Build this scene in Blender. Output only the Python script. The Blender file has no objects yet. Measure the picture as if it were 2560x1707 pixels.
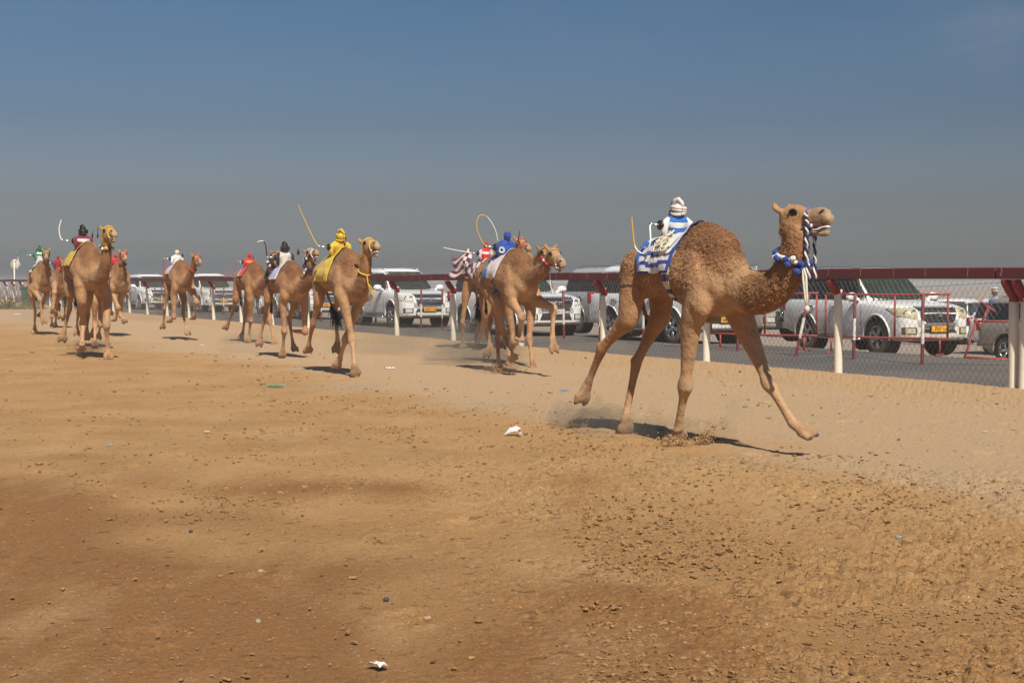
import bpy, bmesh, math, random
import numpy as np
from mathutils import Vector, Matrix
from mathutils.bvhtree import BVHTree
from mathutils.kdtree import KDTree

random.seed(7); rng = np.random.default_rng(7)
S = bpy.context.scene
COL = S.collection
R = math.radians

# ---------------------------------------------------------------- camera
CAM_Z = 1.4
PITCH = R(2.375)
FPX = 3556.0          # focal length in pixels of the 2560 px photograph
cam = bpy.data.cameras.new('camera')
cam.sensor_width = 36.0
cam.lens = 36.0 * FPX / 2560.0
cam.clip_start = 0.1
cam.clip_end = 6000
cam_o = bpy.data.objects.new('camera', cam)
COL.objects.link(cam_o)
cam_o.location = (0, 0, CAM_Z)
cam_o.rotation_euler = (math.pi / 2 - PITCH, 0, 0)
S.camera = cam_o
S.render.resolution_x = 1024; S.render.resolution_y = 682

# ---------------------------------------------------------------- light
SUN_H = (0.239, -0.89)            # horizontal part of the direction to the sun, per unit of height
SUN_EL = math.atan2(1.0, math.hypot(*SUN_H))
SUN_AZ = math.atan2(SUN_H[0], SUN_H[1])
w = bpy.data.worlds.new('World'); S.world = w
w.use_nodes = True
nt = w.node_tree; nt.nodes.clear()
out = nt.nodes.new('ShaderNodeOutputWorld'); bg = nt.nodes.new('ShaderNodeBackground')
sky = nt.nodes.new('ShaderNodeTexSky'); sky.sky_type = 'NISHITA'; sky.sun_disc = False
sky.sun_elevation = SUN_EL; sky.sun_rotation = SUN_AZ
sky.air_density = 1.0; sky.dust_density = 3.0; sky.ozone_density = 1.5
tc = nt.nodes.new('ShaderNodeTexCoord'); sep = nt.nodes.new('ShaderNodeSeparateXYZ')
nt.links.new(tc.outputs['Generated'], sep.inputs[0])
ramp = nt.nodes.new('ShaderNodeValToRGB')     # dusty air: the lowest degrees are dimmed and browned
e = ramp.color_ramp.elements
SKY_RAMP = [(z_, tuple(k_ * .5 for k_ in c_)) for z_, c_ in [(0.0, (1.44, 1.38, 1.52)), (0.016, (1.22, 1.19, 1.32)), (0.026, (1.01, .99, 1.11)), (0.04, (.77, .75, .86)), (0.055, (.63, .61, .69)), (0.11, (.43, .465, .55)), (0.20, (.33, .44, .54)), (0.32, (.28, .42, .56)), (0.55, (.20, .27, .36)), (1.0, (.25, .31, .40))]]   # halved here, doubled below
e[0].position = SKY_RAMP[0][0]; e[0].color = (*SKY_RAMP[0][1], 1)
e[1].position = SKY_RAMP[-1][0]; e[1].color = (*SKY_RAMP[-1][1], 1)
for p_, c_ in SKY_RAMP[1:-1]:
    q = e.new(p_); q.color = (*c_, 1)
nt.links.new(sep.outputs['Z'], ramp.inputs[0])
mul = nt.nodes.new('ShaderNodeMixRGB'); mul.blend_type = 'MULTIPLY'; mul.inputs[0].default_value = 1.0
nt.links.new(sky.outputs[0], mul.inputs[1])
azr = nt.nodes.new('ShaderNodeMapRange'); azr.inputs[1].default_value = -.38; azr.inputs[2].default_value = .38; azr.inputs[3].default_value = 2.16; azr.inputs[4].default_value = 1.90
nt.links.new(sep.outputs['X'], azr.inputs[0])
azm = nt.nodes.new('ShaderNodeMixRGB'); azm.blend_type = 'MULTIPLY'; azm.inputs[0].default_value = 1.0
nt.links.new(ramp.outputs[0], azm.inputs[1]); nt.links.new(azr.outputs[0], azm.inputs[2]); nt.links.new(azm.outputs[0], mul.inputs[2])
# thin cirrus
mpv = nt.nodes.new('ShaderNodeMapping'); mpv.inputs['Scale'].default_value = (5.0, 5.0, 14.0); mpv.inputs['Rotation'].default_value = (0, R(-28), 0)
nt.links.new(tc.outputs['Generated'], mpv.inputs[0])
cn = nt.nodes.new('ShaderNodeTexNoise'); cn.inputs['Scale'].default_value = 2.2; cn.inputs['Detail'].default_value = 6
nt.links.new(mpv.outputs[0], cn.inputs['Vector'])
cr = nt.nodes.new('ShaderNodeMapRange'); cr.inputs[1].default_value = .46; cr.inputs[2].default_value = .72; cr.inputs[3].default_value = 0; cr.inputs[4].default_value = .38
nt.links.new(cn.outputs['Fac'], cr.inputs[0])
cx_ = nt.nodes.new('ShaderNodeMapRange'); cx_.inputs[1].default_value = .22; cx_.inputs[2].default_value = .34; cx_.inputs[3].default_value = .12; cx_.inputs[4].default_value = 1.0; nt.links.new(sep.outputs['X'], cx_.inputs[0])
cy_ = nt.nodes.new('ShaderNodeMapRange'); cy_.inputs[1].default_value = .12; cy_.inputs[2].default_value = .19; nt.links.new(sep.outputs['Z'], cy_.inputs[0])
cxm = nt.nodes.new('ShaderNodeMath'); cxm.operation = 'MULTIPLY'; nt.links.new(cx_.outputs[0], cxm.inputs[0]); nt.links.new(cy_.outputs[0], cxm.inputs[1])
cmm = nt.nodes.new('ShaderNodeMath'); cmm.operation = 'MULTIPLY'; nt.links.new(cr.outputs[0], cmm.inputs[0]); nt.links.new(cxm.outputs[0], cmm.inputs[1])
cm = nt.nodes.new('ShaderNodeMixRGB'); cm.inputs[2].default_value = (3.0, 3.1, 3.3, 1)
nt.links.new(cmm.outputs[0], cm.inputs[0]); nt.links.new(mul.outputs[0], cm.inputs[1])
nt.links.new(cm.outputs[0], bg.inputs['Color'])
bg.inputs['Strength'].default_value = 0.106
nt.links.new(bg.outputs[0], out.inputs[0])
sun = bpy.data.lights.new('sun', 'SUN'); sun.energy = 5.0; sun.angle = R(0.55); sun.color = (1.0, .93, .82)
sun_o = bpy.data.objects.new('sun', sun); COL.objects.link(sun_o)
sun_o.rotation_euler = Vector((SUN_H[0], SUN_H[1], 1.0)).to_track_quat('Z', 'Y').to_euler()
sun_o.location = (0, -5, 30)
S.view_settings.view_transform = 'Standard'; S.view_settings.look = 'None'
S.view_settings.gamma = 1.0; S.view_settings.exposure = 0.16
S.cycles.max_bounces = 6; S.cycles.transparent_max_bounces = 12

# ---------------------------------------------------------------- directions of the track
HD = Vector((.462, -.887, 0))       # running direction
LF = Vector((.887, .462, 0))        # left of it (away from the viewer, towards road)
P0 = Vector((6.25, 17.7, 0))        # first fence post
def TQ(t, q, z=0.0):                # t metres back along the fence, q metres beyond it
    return P0 - HD * t + LF * q + Vector((0, 0, z))

C0 = Vector((0, 0, CAM_Z))
def ray(px, py):
    x = (px - 1280) / FPX; y = (853.5 - py) / FPX
    return Vector((x, math.cos(PITCH) + y * math.sin(PITCH), -math.sin(PITCH) + y * math.cos(PITCH)))
def at_ground(px, py, z=0.0):
    d = ray(px, py); return C0 + d * ((z - CAM_Z) / d.z)
def at_depth(px, py, Y):
    d = ray(px, py); return C0 + d * (Y / d.y)

# ---------------------------------------------------------------- materials
MATS = {}
def nodes(m):
    m.use_nodes = True
    return m.node_tree, m.node_tree.nodes['Principled BSDF']
def mat(name, col, rough=.7, metal=0.0, spec=.4, noise=0.0, nscale=8.0, bump=0.0, bscale=40.0, dust=0.0, sheen=0.0):
    if name in MATS: return MATS[name]
    m = bpy.data.materials.new(name); MATS[name] = m
    nt, b = nodes(m)
    b.inputs['Base Color'].default_value = (*col, 1); b.inputs['Roughness'].default_value = rough
    b.inputs['Metallic'].default_value = metal; b.inputs['Specular IOR Level'].default_value = spec
    if sheen: b.inputs['Sheen Weight'].default_value = sheen
    t = nt.nodes.new('ShaderNodeTexCoord')
    if noise > 0 or dust > 0:
        n = nt.nodes.new('ShaderNodeTexNoise'); n.inputs['Scale'].default_value = nscale; n.inputs['Detail'].default_value = 5
        nt.links.new(t.outputs['Object'], n.inputs['Vector'])
        mx = nt.nodes.new('ShaderNodeMixRGB')
        k = max(0.0, 1 - noise)
        mx.inputs[1].default_value = (col[0] * k, col[1] * k, col[2] * k, 1)
        k = 1 + noise * .6
        mx.inputs[2].default_value = (min(1, col[0] * k), min(1, col[1] * k), min(1, col[2] * k), 1)
        nt.links.new(n.outputs['Fac'], mx.inputs[0])
        last = mx.outputs[0]
        if dust > 0:
            n2 = nt.nodes.new('ShaderNodeTexNoise'); n2.inputs['Scale'].default_value = nscale * .35; n2.inputs['Detail'].default_value = 8
            nt.links.new(t.outputs['Object'], n2.inputs['Vector'])
            r_ = nt.nodes.new('ShaderNodeMapRange'); r_.inputs[1].default_value = .35; r_.inputs[2].default_value = .75; r_.inputs[3].default_value = 0; r_.inputs[4].default_value = dust
            nt.links.new(n2.outputs['Fac'], r_.inputs[0])
            m2 = nt.nodes.new('ShaderNodeMixRGB'); m2.inputs[2].default_value = (.36, .27, .18, 1)
            nt.links.new(r_.outputs[0], m2.inputs[0]); nt.links.new(last, m2.inputs[1]); last = m2.outputs[0]
        nt.links.new(last, b.inputs['Base Color'])
    if bump > 0:
        n3 = nt.nodes.new('ShaderNodeTexNoise'); n3.inputs['Scale'].default_value = bscale; n3.inputs['Detail'].default_value = 4
        nt.links.new(t.outputs['Object'], n3.inputs['Vector'])
        bp = nt.nodes.new('ShaderNodeBump'); bp.inputs['Strength'].default_value = bump; bp.inputs['Distance'].default_value = .02
        nt.links.new(n3.outputs['Fac'], bp.inputs['Height']); nt.links.new(bp.outputs[0], b.inputs['Normal'])
    return m

# ---------------------------------------------------------------- mesh collecting
class MB:
    def __init__(s): s.v = []; s.f = []; s.m = []; s.tag = []; s.uv = {}
    def add(s, vs, fs, mi=0, tag=None):
        o = len(s.v); s.v.extend([tuple(v) for v in vs])
        for f in fs: s.f.append(tuple(i + o for i in f)); s.m.append(mi)
        s.tag.extend([tag] * len(vs)); return o
    def box(s, c, d, mi=0, rot=None):
        cx, cy, cz = c; x, y, z = d[0] / 2, d[1] / 2, d[2] / 2
        vs = [Vector((a * x, b * y, k * z)) for k in (-1, 1) for b in (-1, 1) for a in (-1, 1)]
        if rot is not None: vs = [rot @ v for v in vs]
        vs = [v + Vector(c) for v in vs]
        s.add(vs, [(0, 2, 3, 1), (4, 5, 7, 6), (0, 1, 5, 4), (2, 6, 7, 3), (0, 4, 6, 2), (1, 3, 7, 5)], mi)
    def tube(s, pts, rad, n=10, mi=0, tag=None, side=None, cap=True):
        """swept tube; rad = number or (side, other) per point"""
        pts = [Vector(p) for p in pts]; k = len(pts)
        if not isinstance(rad, list): rad = [rad] * k
        vs = []; ref = Vector(side) if side is not None else None
        prev = None
        for i, p in enumerate(pts):
            t = (pts[min(i + 1, k - 1)] - pts[max(i - 1, 0)]).normalized()
            if ref is not None: a = ref - t * ref.dot(t)
            elif prev is None:
                a = Vector((0, 0, 1)) if abs(t.z) < .9 else Vector((1, 0, 0)); a = a - t * a.dot(t)
            else: a = prev - t * prev.dot(t)
            if a.length < 1e-5: a = t.orthogonal()
            a.normalize(); prev = a; b = t.cross(a)
            r = rad[i]; ra, rb = (r if isinstance(r, (list, tuple)) else (r, r))
            for j in range(n):
                th = 2 * math.pi * j / n
                vs.append(p + a * (ra * math.cos(th)) + b * (rb * math.sin(th)))
        fs = [(i * n + j, i * n + (j + 1) % n, (i + 1) * n + (j + 1) % n, (i + 1) * n + j) for i in range(k - 1) for j in range(n)]
        if cap:
            fs.append(tuple(range(n - 1, -1, -1))); fs.append(tuple((k - 1) * n + j for j in range(n)))
        s.add(vs, fs, mi, tag)
    def ell(s, c, r, n=14, mi=0, tag=None, rot=None):
        c = Vector(c); m_ = n // 2; vs = []
        r = r if isinstance(r, (list, tuple)) else (r, r, r)
        vs.append(Vector((0, 0, r[2])))
        for i in range(1, m_):
            ph = math.pi * i / m_
            for j in range(n):
                th = 2 * math.pi * j / n
                vs.append(Vector((r[0] * math.sin(ph) * math.cos(th), r[1] * math.sin(ph) * math.sin(th), r[2] * math.cos(ph))))
        vs.append(Vector((0, 0, -r[2])))
        if rot is not None: vs = [rot @ v for v in vs]
        vs = [v + c for v in vs]
        fs = [(0, 1 + j, 1 + (j + 1) % n) for j in range(n)]
        for i in range(m_ - 2):
            for j in range(n):
                fs.append((1 + i * n + j, 1 + (i + 1) * n + j, 1 + (i + 1) * n + (j + 1) % n, 1 + i * n + (j + 1) % n))
        l = len(vs) - 1
        fs += [(l, 1 + (m_ - 2) * n + (j + 1) % n, 1 + (m_ - 2) * n + j) for j in range(n)]
        s.add(vs, fs, mi, tag)
    def lathe(s, prof, n=24, mi=0, axis='z', c=(0, 0, 0)):
        """prof: list of (r, h)"""
        c = Vector(c); vs = []
        for r_, h_ in prof:
            for j in range(n):
                th = 2 * math.pi * j / n
                p = (r_ * math.cos(th), r_ * math.sin(th), h_)
                if axis == 'y': p = (p[0], p[2], p[1])
                if axis == 'x': p = (p[2], p[0], p[1])
                vs.append(c + Vector(p))
        fs = [(i * n + j, i * n + (j + 1) % n, (i + 1) * n + (j + 1) % n, (i + 1) * n + j) for i in range(len(prof) - 1) for j in range(n)]
        s.add(vs, fs, mi)
    def grid(s, P, mi=0, flip=False):
        """P: list of rows of points"""
        n = len(P[0]); vs = [p for row in P for p in row]; fs = []
        for i in range(len(P) - 1):
            for j in range(n - 1):
                f = (i * n + j, i * n + j + 1, (i + 1) * n + j + 1, (i + 1) * n + j)
                fs.append(f[::-1] if flip else f)
        return s.add(vs, fs, mi)
    def mesh(s, name, mats, smooth=True):
        me = bpy.data.meshes.new(name); me.from_pydata(s.v, [], s.f)
        for m_ in mats: me.materials.append(m_)
        if len(mats) > 1: me.polygons.foreach_set('material_index', s.m)
        me.polygons.foreach_set('use_smooth', [smooth] * len(me.polygons))
        me.update(); return me
    def build(s, name, mats, parent=None, smooth=True, fix=True):
        if not isinstance(mats, (list, tuple)): mats = [mats]
        me = s.mesh(name, mats, smooth)
        if fix:
            bm = bmesh.new(); bm.from_mesh(me); bmesh.ops.recalc_face_normals(bm, faces=bm.faces); bm.to_mesh(me); bm.free()
        o = bpy.data.objects.new(name, me); COL.objects.link(o)
        if parent is not None: o.parent = parent
        return o
def autosmooth(o, ang=35):
    me = o.data
    try: me.set_sharp_from_angle(angle=R(ang))
    except Exception: pass
def tag(o, label=None, cat=None, group=None, kind=None):
    if label: o['label'] = label
    if cat: o['category'] = cat
    if group: o['group'] = group
    if kind: o['kind'] = kind
    return o
def empty(name, loc, rz=0.0, label=None, cat=None, group=None):
    o = bpy.data.objects.new(name, None); COL.objects.link(o)
    o.location = loc; o.rotation_euler = (0, 0, rz); o.empty_display_size = .2
    return tag(o, label, cat, group)
def copy_tree(o, parent=None):
    c = o.copy(); COL.objects.link(c)
    if parent is not None: c.parent = parent
    for ch in list(o.children): copy_tree(ch, c)
    return c
def spline(pts, n):
    """Catmull-Rom through points (any dimension, numpy)"""
    P = np.array(pts, float); P = np.vstack([2 * P[0] - P[1], P, 2 * P[-1] - P[-2]]); o = []
    for i in range(1, len(P) - 2):
        for k in range(n):
            t = k / n
            o.append(.5 * ((2 * P[i]) + (-P[i - 1] + P[i + 1]) * t + (2 * P[i - 1] - 5 * P[i] + 4 * P[i + 1] - P[i + 2]) * t * t + (-P[i - 1] + 3 * P[i] - 3 * P[i + 1] + P[i + 2]) * t ** 3))
    o.append(P[-2]); return np.array(o)

# ---------------------------------------------------------------- numpy noise
_perm = rng.permutation(4096)
_g2 = rng.normal(size=(4096, 2)); _g2 /= np.linalg.norm(_g2, axis=1)[:, None]
_g3 = rng.normal(size=(4096, 3)); _g3 /= np.linalg.norm(_g3, axis=1)[:, None]
def pn2(x, y):
    xi = np.floor(x).astype(int); yi = np.floor(y).astype(int); fx = x - xi; fy = y - yi
    u = fx ** 3 * (fx * (fx * 6 - 15) + 10); v = fy ** 3 * (fy * (fy * 6 - 15) + 10)
    def g(a, b, dx, dy):
        h = _perm[(_perm[a & 4095] + b) & 4095]; return _g2[h, 0] * dx + _g2[h, 1] * dy
    a = g(xi, yi, fx, fy); b = g(xi + 1, yi, fx - 1, fy); c = g(xi, yi + 1, fx, fy - 1); d = g(xi + 1, yi + 1, fx - 1, fy - 1)
    return ((a * (1 - u) + b * u) * (1 - v) + (c * (1 - u) + d * u) * v) * 1.5
def pn3(p):
    pi = np.floor(p).astype(int); f = p - pi; u = f ** 3 * (f * (f * 6 - 15) + 10); r = 0
    for a in (0, 1):
        for b in (0, 1):
            for c in (0, 1):
                h = _perm[(_perm[(_perm[(pi[:, 0] + a) & 4095] + pi[:, 1] + b) & 4095] + pi[:, 2] + c) & 4095]
                g = _g3[h]; dt = g[:, 0] * (f[:, 0] - a) + g[:, 1] * (f[:, 1] - b) + g[:, 2] * (f[:, 2] - c)
                wv = (u[:, 0] if a else 1 - u[:, 0]) * (u[:, 1] if b else 1 - u[:, 1]) * (u[:, 2] if c else 1 - u[:, 2])
                r = r + wv * dt
    return r * 1.5
def sst(a, b, x):
    t = np.clip((x - a) / (b - a), 0, 1); return t * t * (3 - 2 * t)
# ================================================================ GROUND
def base_z(x, y):
    """large shape of the land"""
    dx = x - P0.x; dy = y - P0.y
    q = dx * LF.x + dy * LF.y; t = -(dx * HD.x + dy * HD.y)
    z = np.zeros_like(q)
    z = z + .10 * np.exp(-((q + .15) / .55) ** 2)                       # small bank that carries the fence
    z = np.where(q > .2, z - .14 * sst(.2, .75, q), z)                  # down to the road bed
    z = z - .22 * sst(7.4, 9.0, q) - .75 * sst(9.4, 15, q)
    z = z + .35 * sst(60, 95, t) * sst(-6, -1, q) * (1 - sst(-.8, 1.2, q)) # sand heaped up by the far fence
    return z, q, t
def ground_z(x, y):
    z, q, t = base_z(np.array([x], float), np.array([y], float)); return float(z[0])
ROAD_Z = -0.085
def build_ground():
    na = 1150
    inv = np.concatenate([np.linspace(1 / 3.2, 1 / 70, 760), 1 / np.geomspace(72, 3000, 50)])
    ang = np.linspace(R(-30), R(30), na)
    rr = 1 / inv
    A, Rr = np.meshgrid(ang, rr)
    X = Rr * np.sin(A); Y = Rr * np.cos(A)
    Z, Q, T = base_z(X, Y)
    # zones
    lowf = pn2(X * .35 + 3, Y * .35 + 9); mid = pn2(X * 1.1, Y * 1.1); mid2 = pn2(X * 2.3 + 40, Y * 2.3)
    churn = sst(-.9, .5, -(Q + 7.2) * .9 + lowf * 2.0)                  # tilled track, away from the fence
    side = X / np.maximum(Y, .1)
    smooth_near = sst(.1, .85, (8.6 - Y) * .16 - side * 2.2 + lowf * .65 + mid * .45)
    churn = churn * (1 - .9 * smooth_near)
    churn2 = churn * sst(-.35, .45, mid + .5 * mid2 + .35)
    track = (Q < 0.1)
    fine = pn2(X * 33, Y * 33)
    b1 = 1 - np.abs(pn2(X * 5.3 + 7, Y * 5.3)); b2 = 1 - np.abs(pn2(X * 12.5, Y * 12.5 + 3)); b3 = pn2(X * 24 + 5, Y * 24)
    clod = np.clip(pn2(X * 9 + 11, Y * 9 + 2) - .12, 0, 1) ** .6
    clod2 = np.clip(pn2(X * 19 + 1, Y * 19 + 2) - .1, 0, 1) ** .6
    near = np.clip(1.15 - Y / 60, .15, 1)
    brk = np.clip(pn2(X * 7 + 31, Y * 7 + 8) + .35 * pn2(X * 21 + 3, Y * 21 + 9), 0, .28) / .28      # crusts with steep edges
    pit = np.clip(pn2(X * 11 + 51, Y * 11 + 28) + .3 * pn2(X * 30, Y * 30 + 9) - .22, 0, .2) / .2
    strong = np.clip(.50 + side * 1.3 + .5 * lowf, .22, .95)
    fine2 = pn2(X * 62 + 9, Y * 62); rag = np.clip(pn2(X * 15 + 71, Y * 15 + 8) + .5 * pn2(X * 41 + 3, Y * 41 + 9), 0, .22) / .22
    h = churn2 * near * strong * (.012 * (b1 - .8) + .012 * (b2 - .8) + .008 * clod + .012 * clod2 + .011 * brk * rag + .009 * rag - .016 * pit + .009 * b3 + .008 * fine + .004 * fine2)
    h = h + .012 * lowf * track + .004 * mid * track
    h = h + (1 - churn) * near * (.0035 * b3 + .0028 * fine + .0018 * fine2 + .008 * np.clip(mid2 - .45, 0, 1) * (.6 + rag))
    # gravel bank along the fence
    bank = np.exp(-((Q + .9) / 1.3) ** 2)
    h = h + bank * near * (.010 * b3 + .007 * fine)
    # hoof prints
    n = 240
    hp = np.column_stack([rng.uniform(-6, 6, n), rng.uniform(4.2, 26, n)])
    H = h.copy()
    for (hx, hy) in hp:
        r_ = math.hypot(hx, hy); a_ = math.atan2(hx, hy)
        if abs(a_) > R(28): continue
        i = np.searchsorted(-inv, -1 / r_); j = int((a_ - ang[0]) / (ang[1] - ang[0]))
        wi = max(4, int(.5 / max(1e-3, abs(rr[min(i + 1, len(rr) - 1)] - rr[max(i - 1, 0)]) / 2))); wj = max(4, int(.35 / (r_ * (ang[1] - ang[0]))))
        i0, i1 = max(0, i - wi), min(len(rr), i + wi); j0, j1 = max(0, j - wj), min(na, j + wj)
        if i1 <= i0 or j1 <= j0: continue
        xx = X[i0:i1, j0:j1] - hx; yy = Y[i0:i1, j0:j1] - hy
        d = np.sqrt((xx / .11) ** 2 + (yy / .13) ** 2)
        amp = (.006 + .011 * rng.random()) * (.5 + .9 * np.clip(rag[i0:i1, j0:j1] + .3 * b3[i0:i1, j0:j1], 0, 1))
        H[i0:i1, j0:j1] += -amp * np.exp(-d ** 4) + amp * .55 * np.exp(-((d - 1.35) / .3) ** 2)
    h = np.where(Q < -.8, H, h)
    # the road and the land beyond it
    road = (Q > .7) & (Q < 7.5)
    h = np.where(road, np.minimum(h, 0) * 0 - .02, h)
    far = Q > 7.6
    h = np.where(far, .03 * lowf + .012 * b3 * near, h)
    Z = Z + h
    nr = len(rr)
    me = bpy.data.meshes.new('sand_ground')
    co = np.stack([X, Y, Z], -1).reshape(-1, 3).astype(np.float32)
    idx = np.arange(nr * na).reshape(nr, na)
    F = np.stack([idx[:-1, :-1], idx[1:, :-1], idx[1:, 1:], idx[:-1, 1:]], -1).reshape(-1, 4)
    me.vertices.add(len(co)); me.vertices.foreach_set('co', co.ravel())
    me.loops.add(F.size); me.loops.foreach_set('vertex_index', F.ravel().astype(np.int32))
    me.polygons.add(len(F)); me.polygons.foreach_set('loop_start', np.arange(0, F.size, 4, dtype=np.int32))
    me.polygons.foreach_set('loop_total', np.full(len(F), 4, np.int32))
    me.polygons.foreach_set('use_smooth', np.ones(len(F), bool))
    me.update(); me.validate()
    # what the sand is like: loose (r), compact and moist at left, darker towards the near edge (g), pale trodden strip by the fence (b)
    at = me.attributes.new('zone', 'FLOAT_COLOR', 'POINT')
    pale = sst(-7.4, -6.0, Q + lowf * 1.3 + .5 * mid) * (Q < .6) * (1 - .35 * sst(-2.2, -.8, Q + .3 * mid2))
    g_ = np.clip(smooth_near + .55 * (1 - sst(5.0, 9.2, Y + 1.1 * lowf + .5 * mid)) + .35 * sst(.2, .7, mid - .2) * (Q < -5), 0, 1)  # also darkens the sand towards the near edge, all the way across
    col = np.stack([churn2, g_, np.clip(pale, 0, 1), np.where(far, 1.0, 0.0)], -1).reshape(-1, 4)
    at.data.foreach_set('color', col.ravel().astype(np.float32))
    o = bpy.data.objects.new('sand_ground', me); COL.objects.link(o); tag(o, kind='structure')
    m = bpy.data.materials.new('sand'); me.materials.append(m)
    nt, b = nodes(m); L = nt.links.new; N = nt.nodes.new
    b.inputs['Roughness'].default_value = .95; b.inputs['Specular IOR Level'].default_value = .12
    a = N('ShaderNodeAttribute'); a.attribute_name = 'zone'; sp = N('ShaderNodeSeparateColor'); L(a.outputs['Color'], sp.inputs[0])
    tc = N('ShaderNodeTexCoord')
    def noise(scale, det=5, sc=None, rough=.6):
        n_ = N('ShaderNodeTexNoise'); n_.inputs['Scale'].default_value = scale; n_.inputs['Detail'].default_value = det; n_.inputs['Roughness'].default_value = rough
        if sc:
            mp = N('ShaderNodeMapping'); mp.inputs['Scale'].default_value = sc; mp.inputs['Rotation'].default_value = (0, 0, R(-20)); L(tc.outputs['Object'], mp.inputs[0]); L(mp.outputs[0], n_.inputs['Vector'])
        else: L(tc.outputs['Object'], n_.inputs['Vector'])
        return n_.outputs['Fac']
    def rng_(s, a0, a1, b0, b1):
        r_ = N('ShaderNodeMapRange'); r_.inputs[1].default_value = a0; r_.inputs[2].default_value = a1; r_.inputs[3].default_value = b0; r_.inputs[4].default_value = b1; L(s, r_.inputs[0]); return r_.outputs[0]
    def mix(f, c1, c2, mode='MIX'):
        x = N('ShaderNodeMixRGB'); x.blend_type = mode
        if isinstance(f, float): x.inputs[0].default_value = f
        else: L(f, x.inputs[0])
        for i, c in ((1, c1), (2, c2)):
            if isinstance(c, tuple): x.inputs[i].default_value = (*c, 1)
            else: L(c, x.inputs[i])
        return x.outputs[0]
    c = mix(rng_(noise(.8, 4), .35, .65, 0, 1), SAND['mid'], SAND['mid2'])
    c = mix(sp.outputs[1], c, SAND['damp_dark'])
    c = mix(rng_(noise(1.4, 4, (1, .35, 1)), .52, .68, 0, .45), c, SAND['streak'])
    c = mix(sp.outputs[2], c, SAND['pale'])
    c = mix(a.outputs['Alpha'], c, SAND['far'])  # grey of the distant land, with the haze fade put into its colour
    # grains and pebbles
    v = N('ShaderNodeTexVoronoi'); v.inputs['Scale'].default_value = 52; L(tc.outputs['Object'], v.inputs['Vector'])
    gsel = N('ShaderNodeSeparateColor'); L(v.outputs['Color'], gsel.inputs[0])
    near_ = rng_(v.outputs['Distance'], .16, .36, 1, 0)
    pk = rng_(gsel.outputs[0], .84, .87, 0, 1)
    k = N('ShaderNodeMath'); k.operation = 'MULTIPLY'; L(near_, k.inputs[0]); L(pk, k.inputs[1])
    k2 = N('ShaderNodeMath'); k2.operation = 'MULTIPLY'; L(k.outputs[0], k2.inputs[0]); k2.inputs[1].default_value = .75
    pcol = mix(rng_(gsel.outputs[1], .45, .55, 0, 1), (.09, .075, .065), (.55, .46, .36))
    c = mix(k2.outputs[0], c, pcol)
    gr = noise(75, 8, None, .92)
    c = mix(1.0, c, mix(rng_(gr, .32, .68, 0, 1), (.50, .48, .46), (1.46, 1.46, 1.46)), 'MULTIPLY')
    # irregular dark flecks scattered over the sand
    def flecks(scale, frac, size, seed):
        mp = N('ShaderNodeMapping'); mp.inputs['Location'].default_value = (seed, seed * 1.7, 0); mp.inputs['Rotation'].default_value = (0, 0, R(25)); mp.inputs['Scale'].default_value = (1.0, 1.7, 0.01); L(tc.outputs['Object'], mp.inputs[0])
        dn = N('ShaderNodeTexNoise'); dn.inputs['Scale'].default_value = scale * 1.3; dn.inputs['Detail'].default_value = 2; L(tc.outputs['Object'], dn.inputs['Vector'])
        ad = N('ShaderNodeVectorMath'); ad.operation = 'MULTIPLY_ADD'; L(dn.outputs['Color'], ad.inputs[0]); ad.inputs[1].default_value = (.9 / scale,) * 3; L(mp.outputs[0], ad.inputs[2])
        v_ = N('ShaderNodeTexVoronoi'); v_.inputs['Scale'].default_value = scale; L(ad.outputs[0], v_.inputs['Vector'])
        sc_ = N('ShaderNodeSeparateColor'); L(v_.outputs['Color'], sc_.inputs[0])
        sz = N('ShaderNodeMath'); sz.operation = 'MULTIPLY'; L(sc_.outputs[1], sz.inputs[0]); sz.inputs[1].default_value = size
        lt = N('ShaderNodeMath'); lt.operation = 'SUBTRACT'; L(sz.outputs[0], lt.inputs[0]); L(v_.outputs['Distance'], lt.inputs[1])
        a_ = rng_(lt.outputs[0], 0, .07, 0, 1); b_ = rng_(sc_.outputs[0], 1 - frac, 1 - frac + .02, 0, 1)
        m_ = N('ShaderNodeMath'); m_.operation = 'MULTIPLY'; L(a_, m_.inputs[0]); L(b_, m_.inputs[1]); return m_.outputs[0]
    notpale = rng_(sp.outputs[2], 0, 1, 1, .25)
    for scl, fr, sz_, sd in ((7, .22, .38, 1.3), (15, .26, .42, 7.1), (31, .24, .42, 3.9)):
        fk = N('ShaderNodeMath'); fk.operation = 'MULTIPLY'; L(flecks(scl, fr, sz_, sd), fk.inputs[0]); L(notpale, fk.inputs[1])
        fk2 = N('ShaderNodeMath'); fk2.operation = 'MULTIPLY'; L(fk.outputs[0], fk2.inputs[0]); fk2.inputs[1].default_value = .66
        c = mix(fk2.outputs[0], c, (.17, .088, .038))
    L(c, b.inputs['Base Color'])
    n0 = noise(19, 7, None, .7); b0 = N('ShaderNodeBump'); b0.inputs['Distance'].default_value = .06; L(n0, b0.inputs['Height']); L(rng_(sp.outputs[0], 0, 1, .15, .5), b0.inputs['Strength'])
    n1 = noise(95, 5, None, .75); bp = N('ShaderNodeBump'); bp.inputs['Strength'].default_value = .8; bp.inputs['Distance'].default_value = .014
    L(n1, bp.inputs['Height']); L(b0.outputs[0], bp.inputs['Normal']); L(bp.outputs[0], b.inputs['Normal'])
    return o
SAND = dict(mid=(.475, .285, .128), mid2=(.42, .242, .102), damp_dark=(.285, .143, .056), streak=(.50, .325, .165), pale=(.47, .325, .190), far=(.33, .27, .22))
ground = build_ground()
GBVH = None
def gz(x, y):
    return ground_z(x, y)

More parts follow.
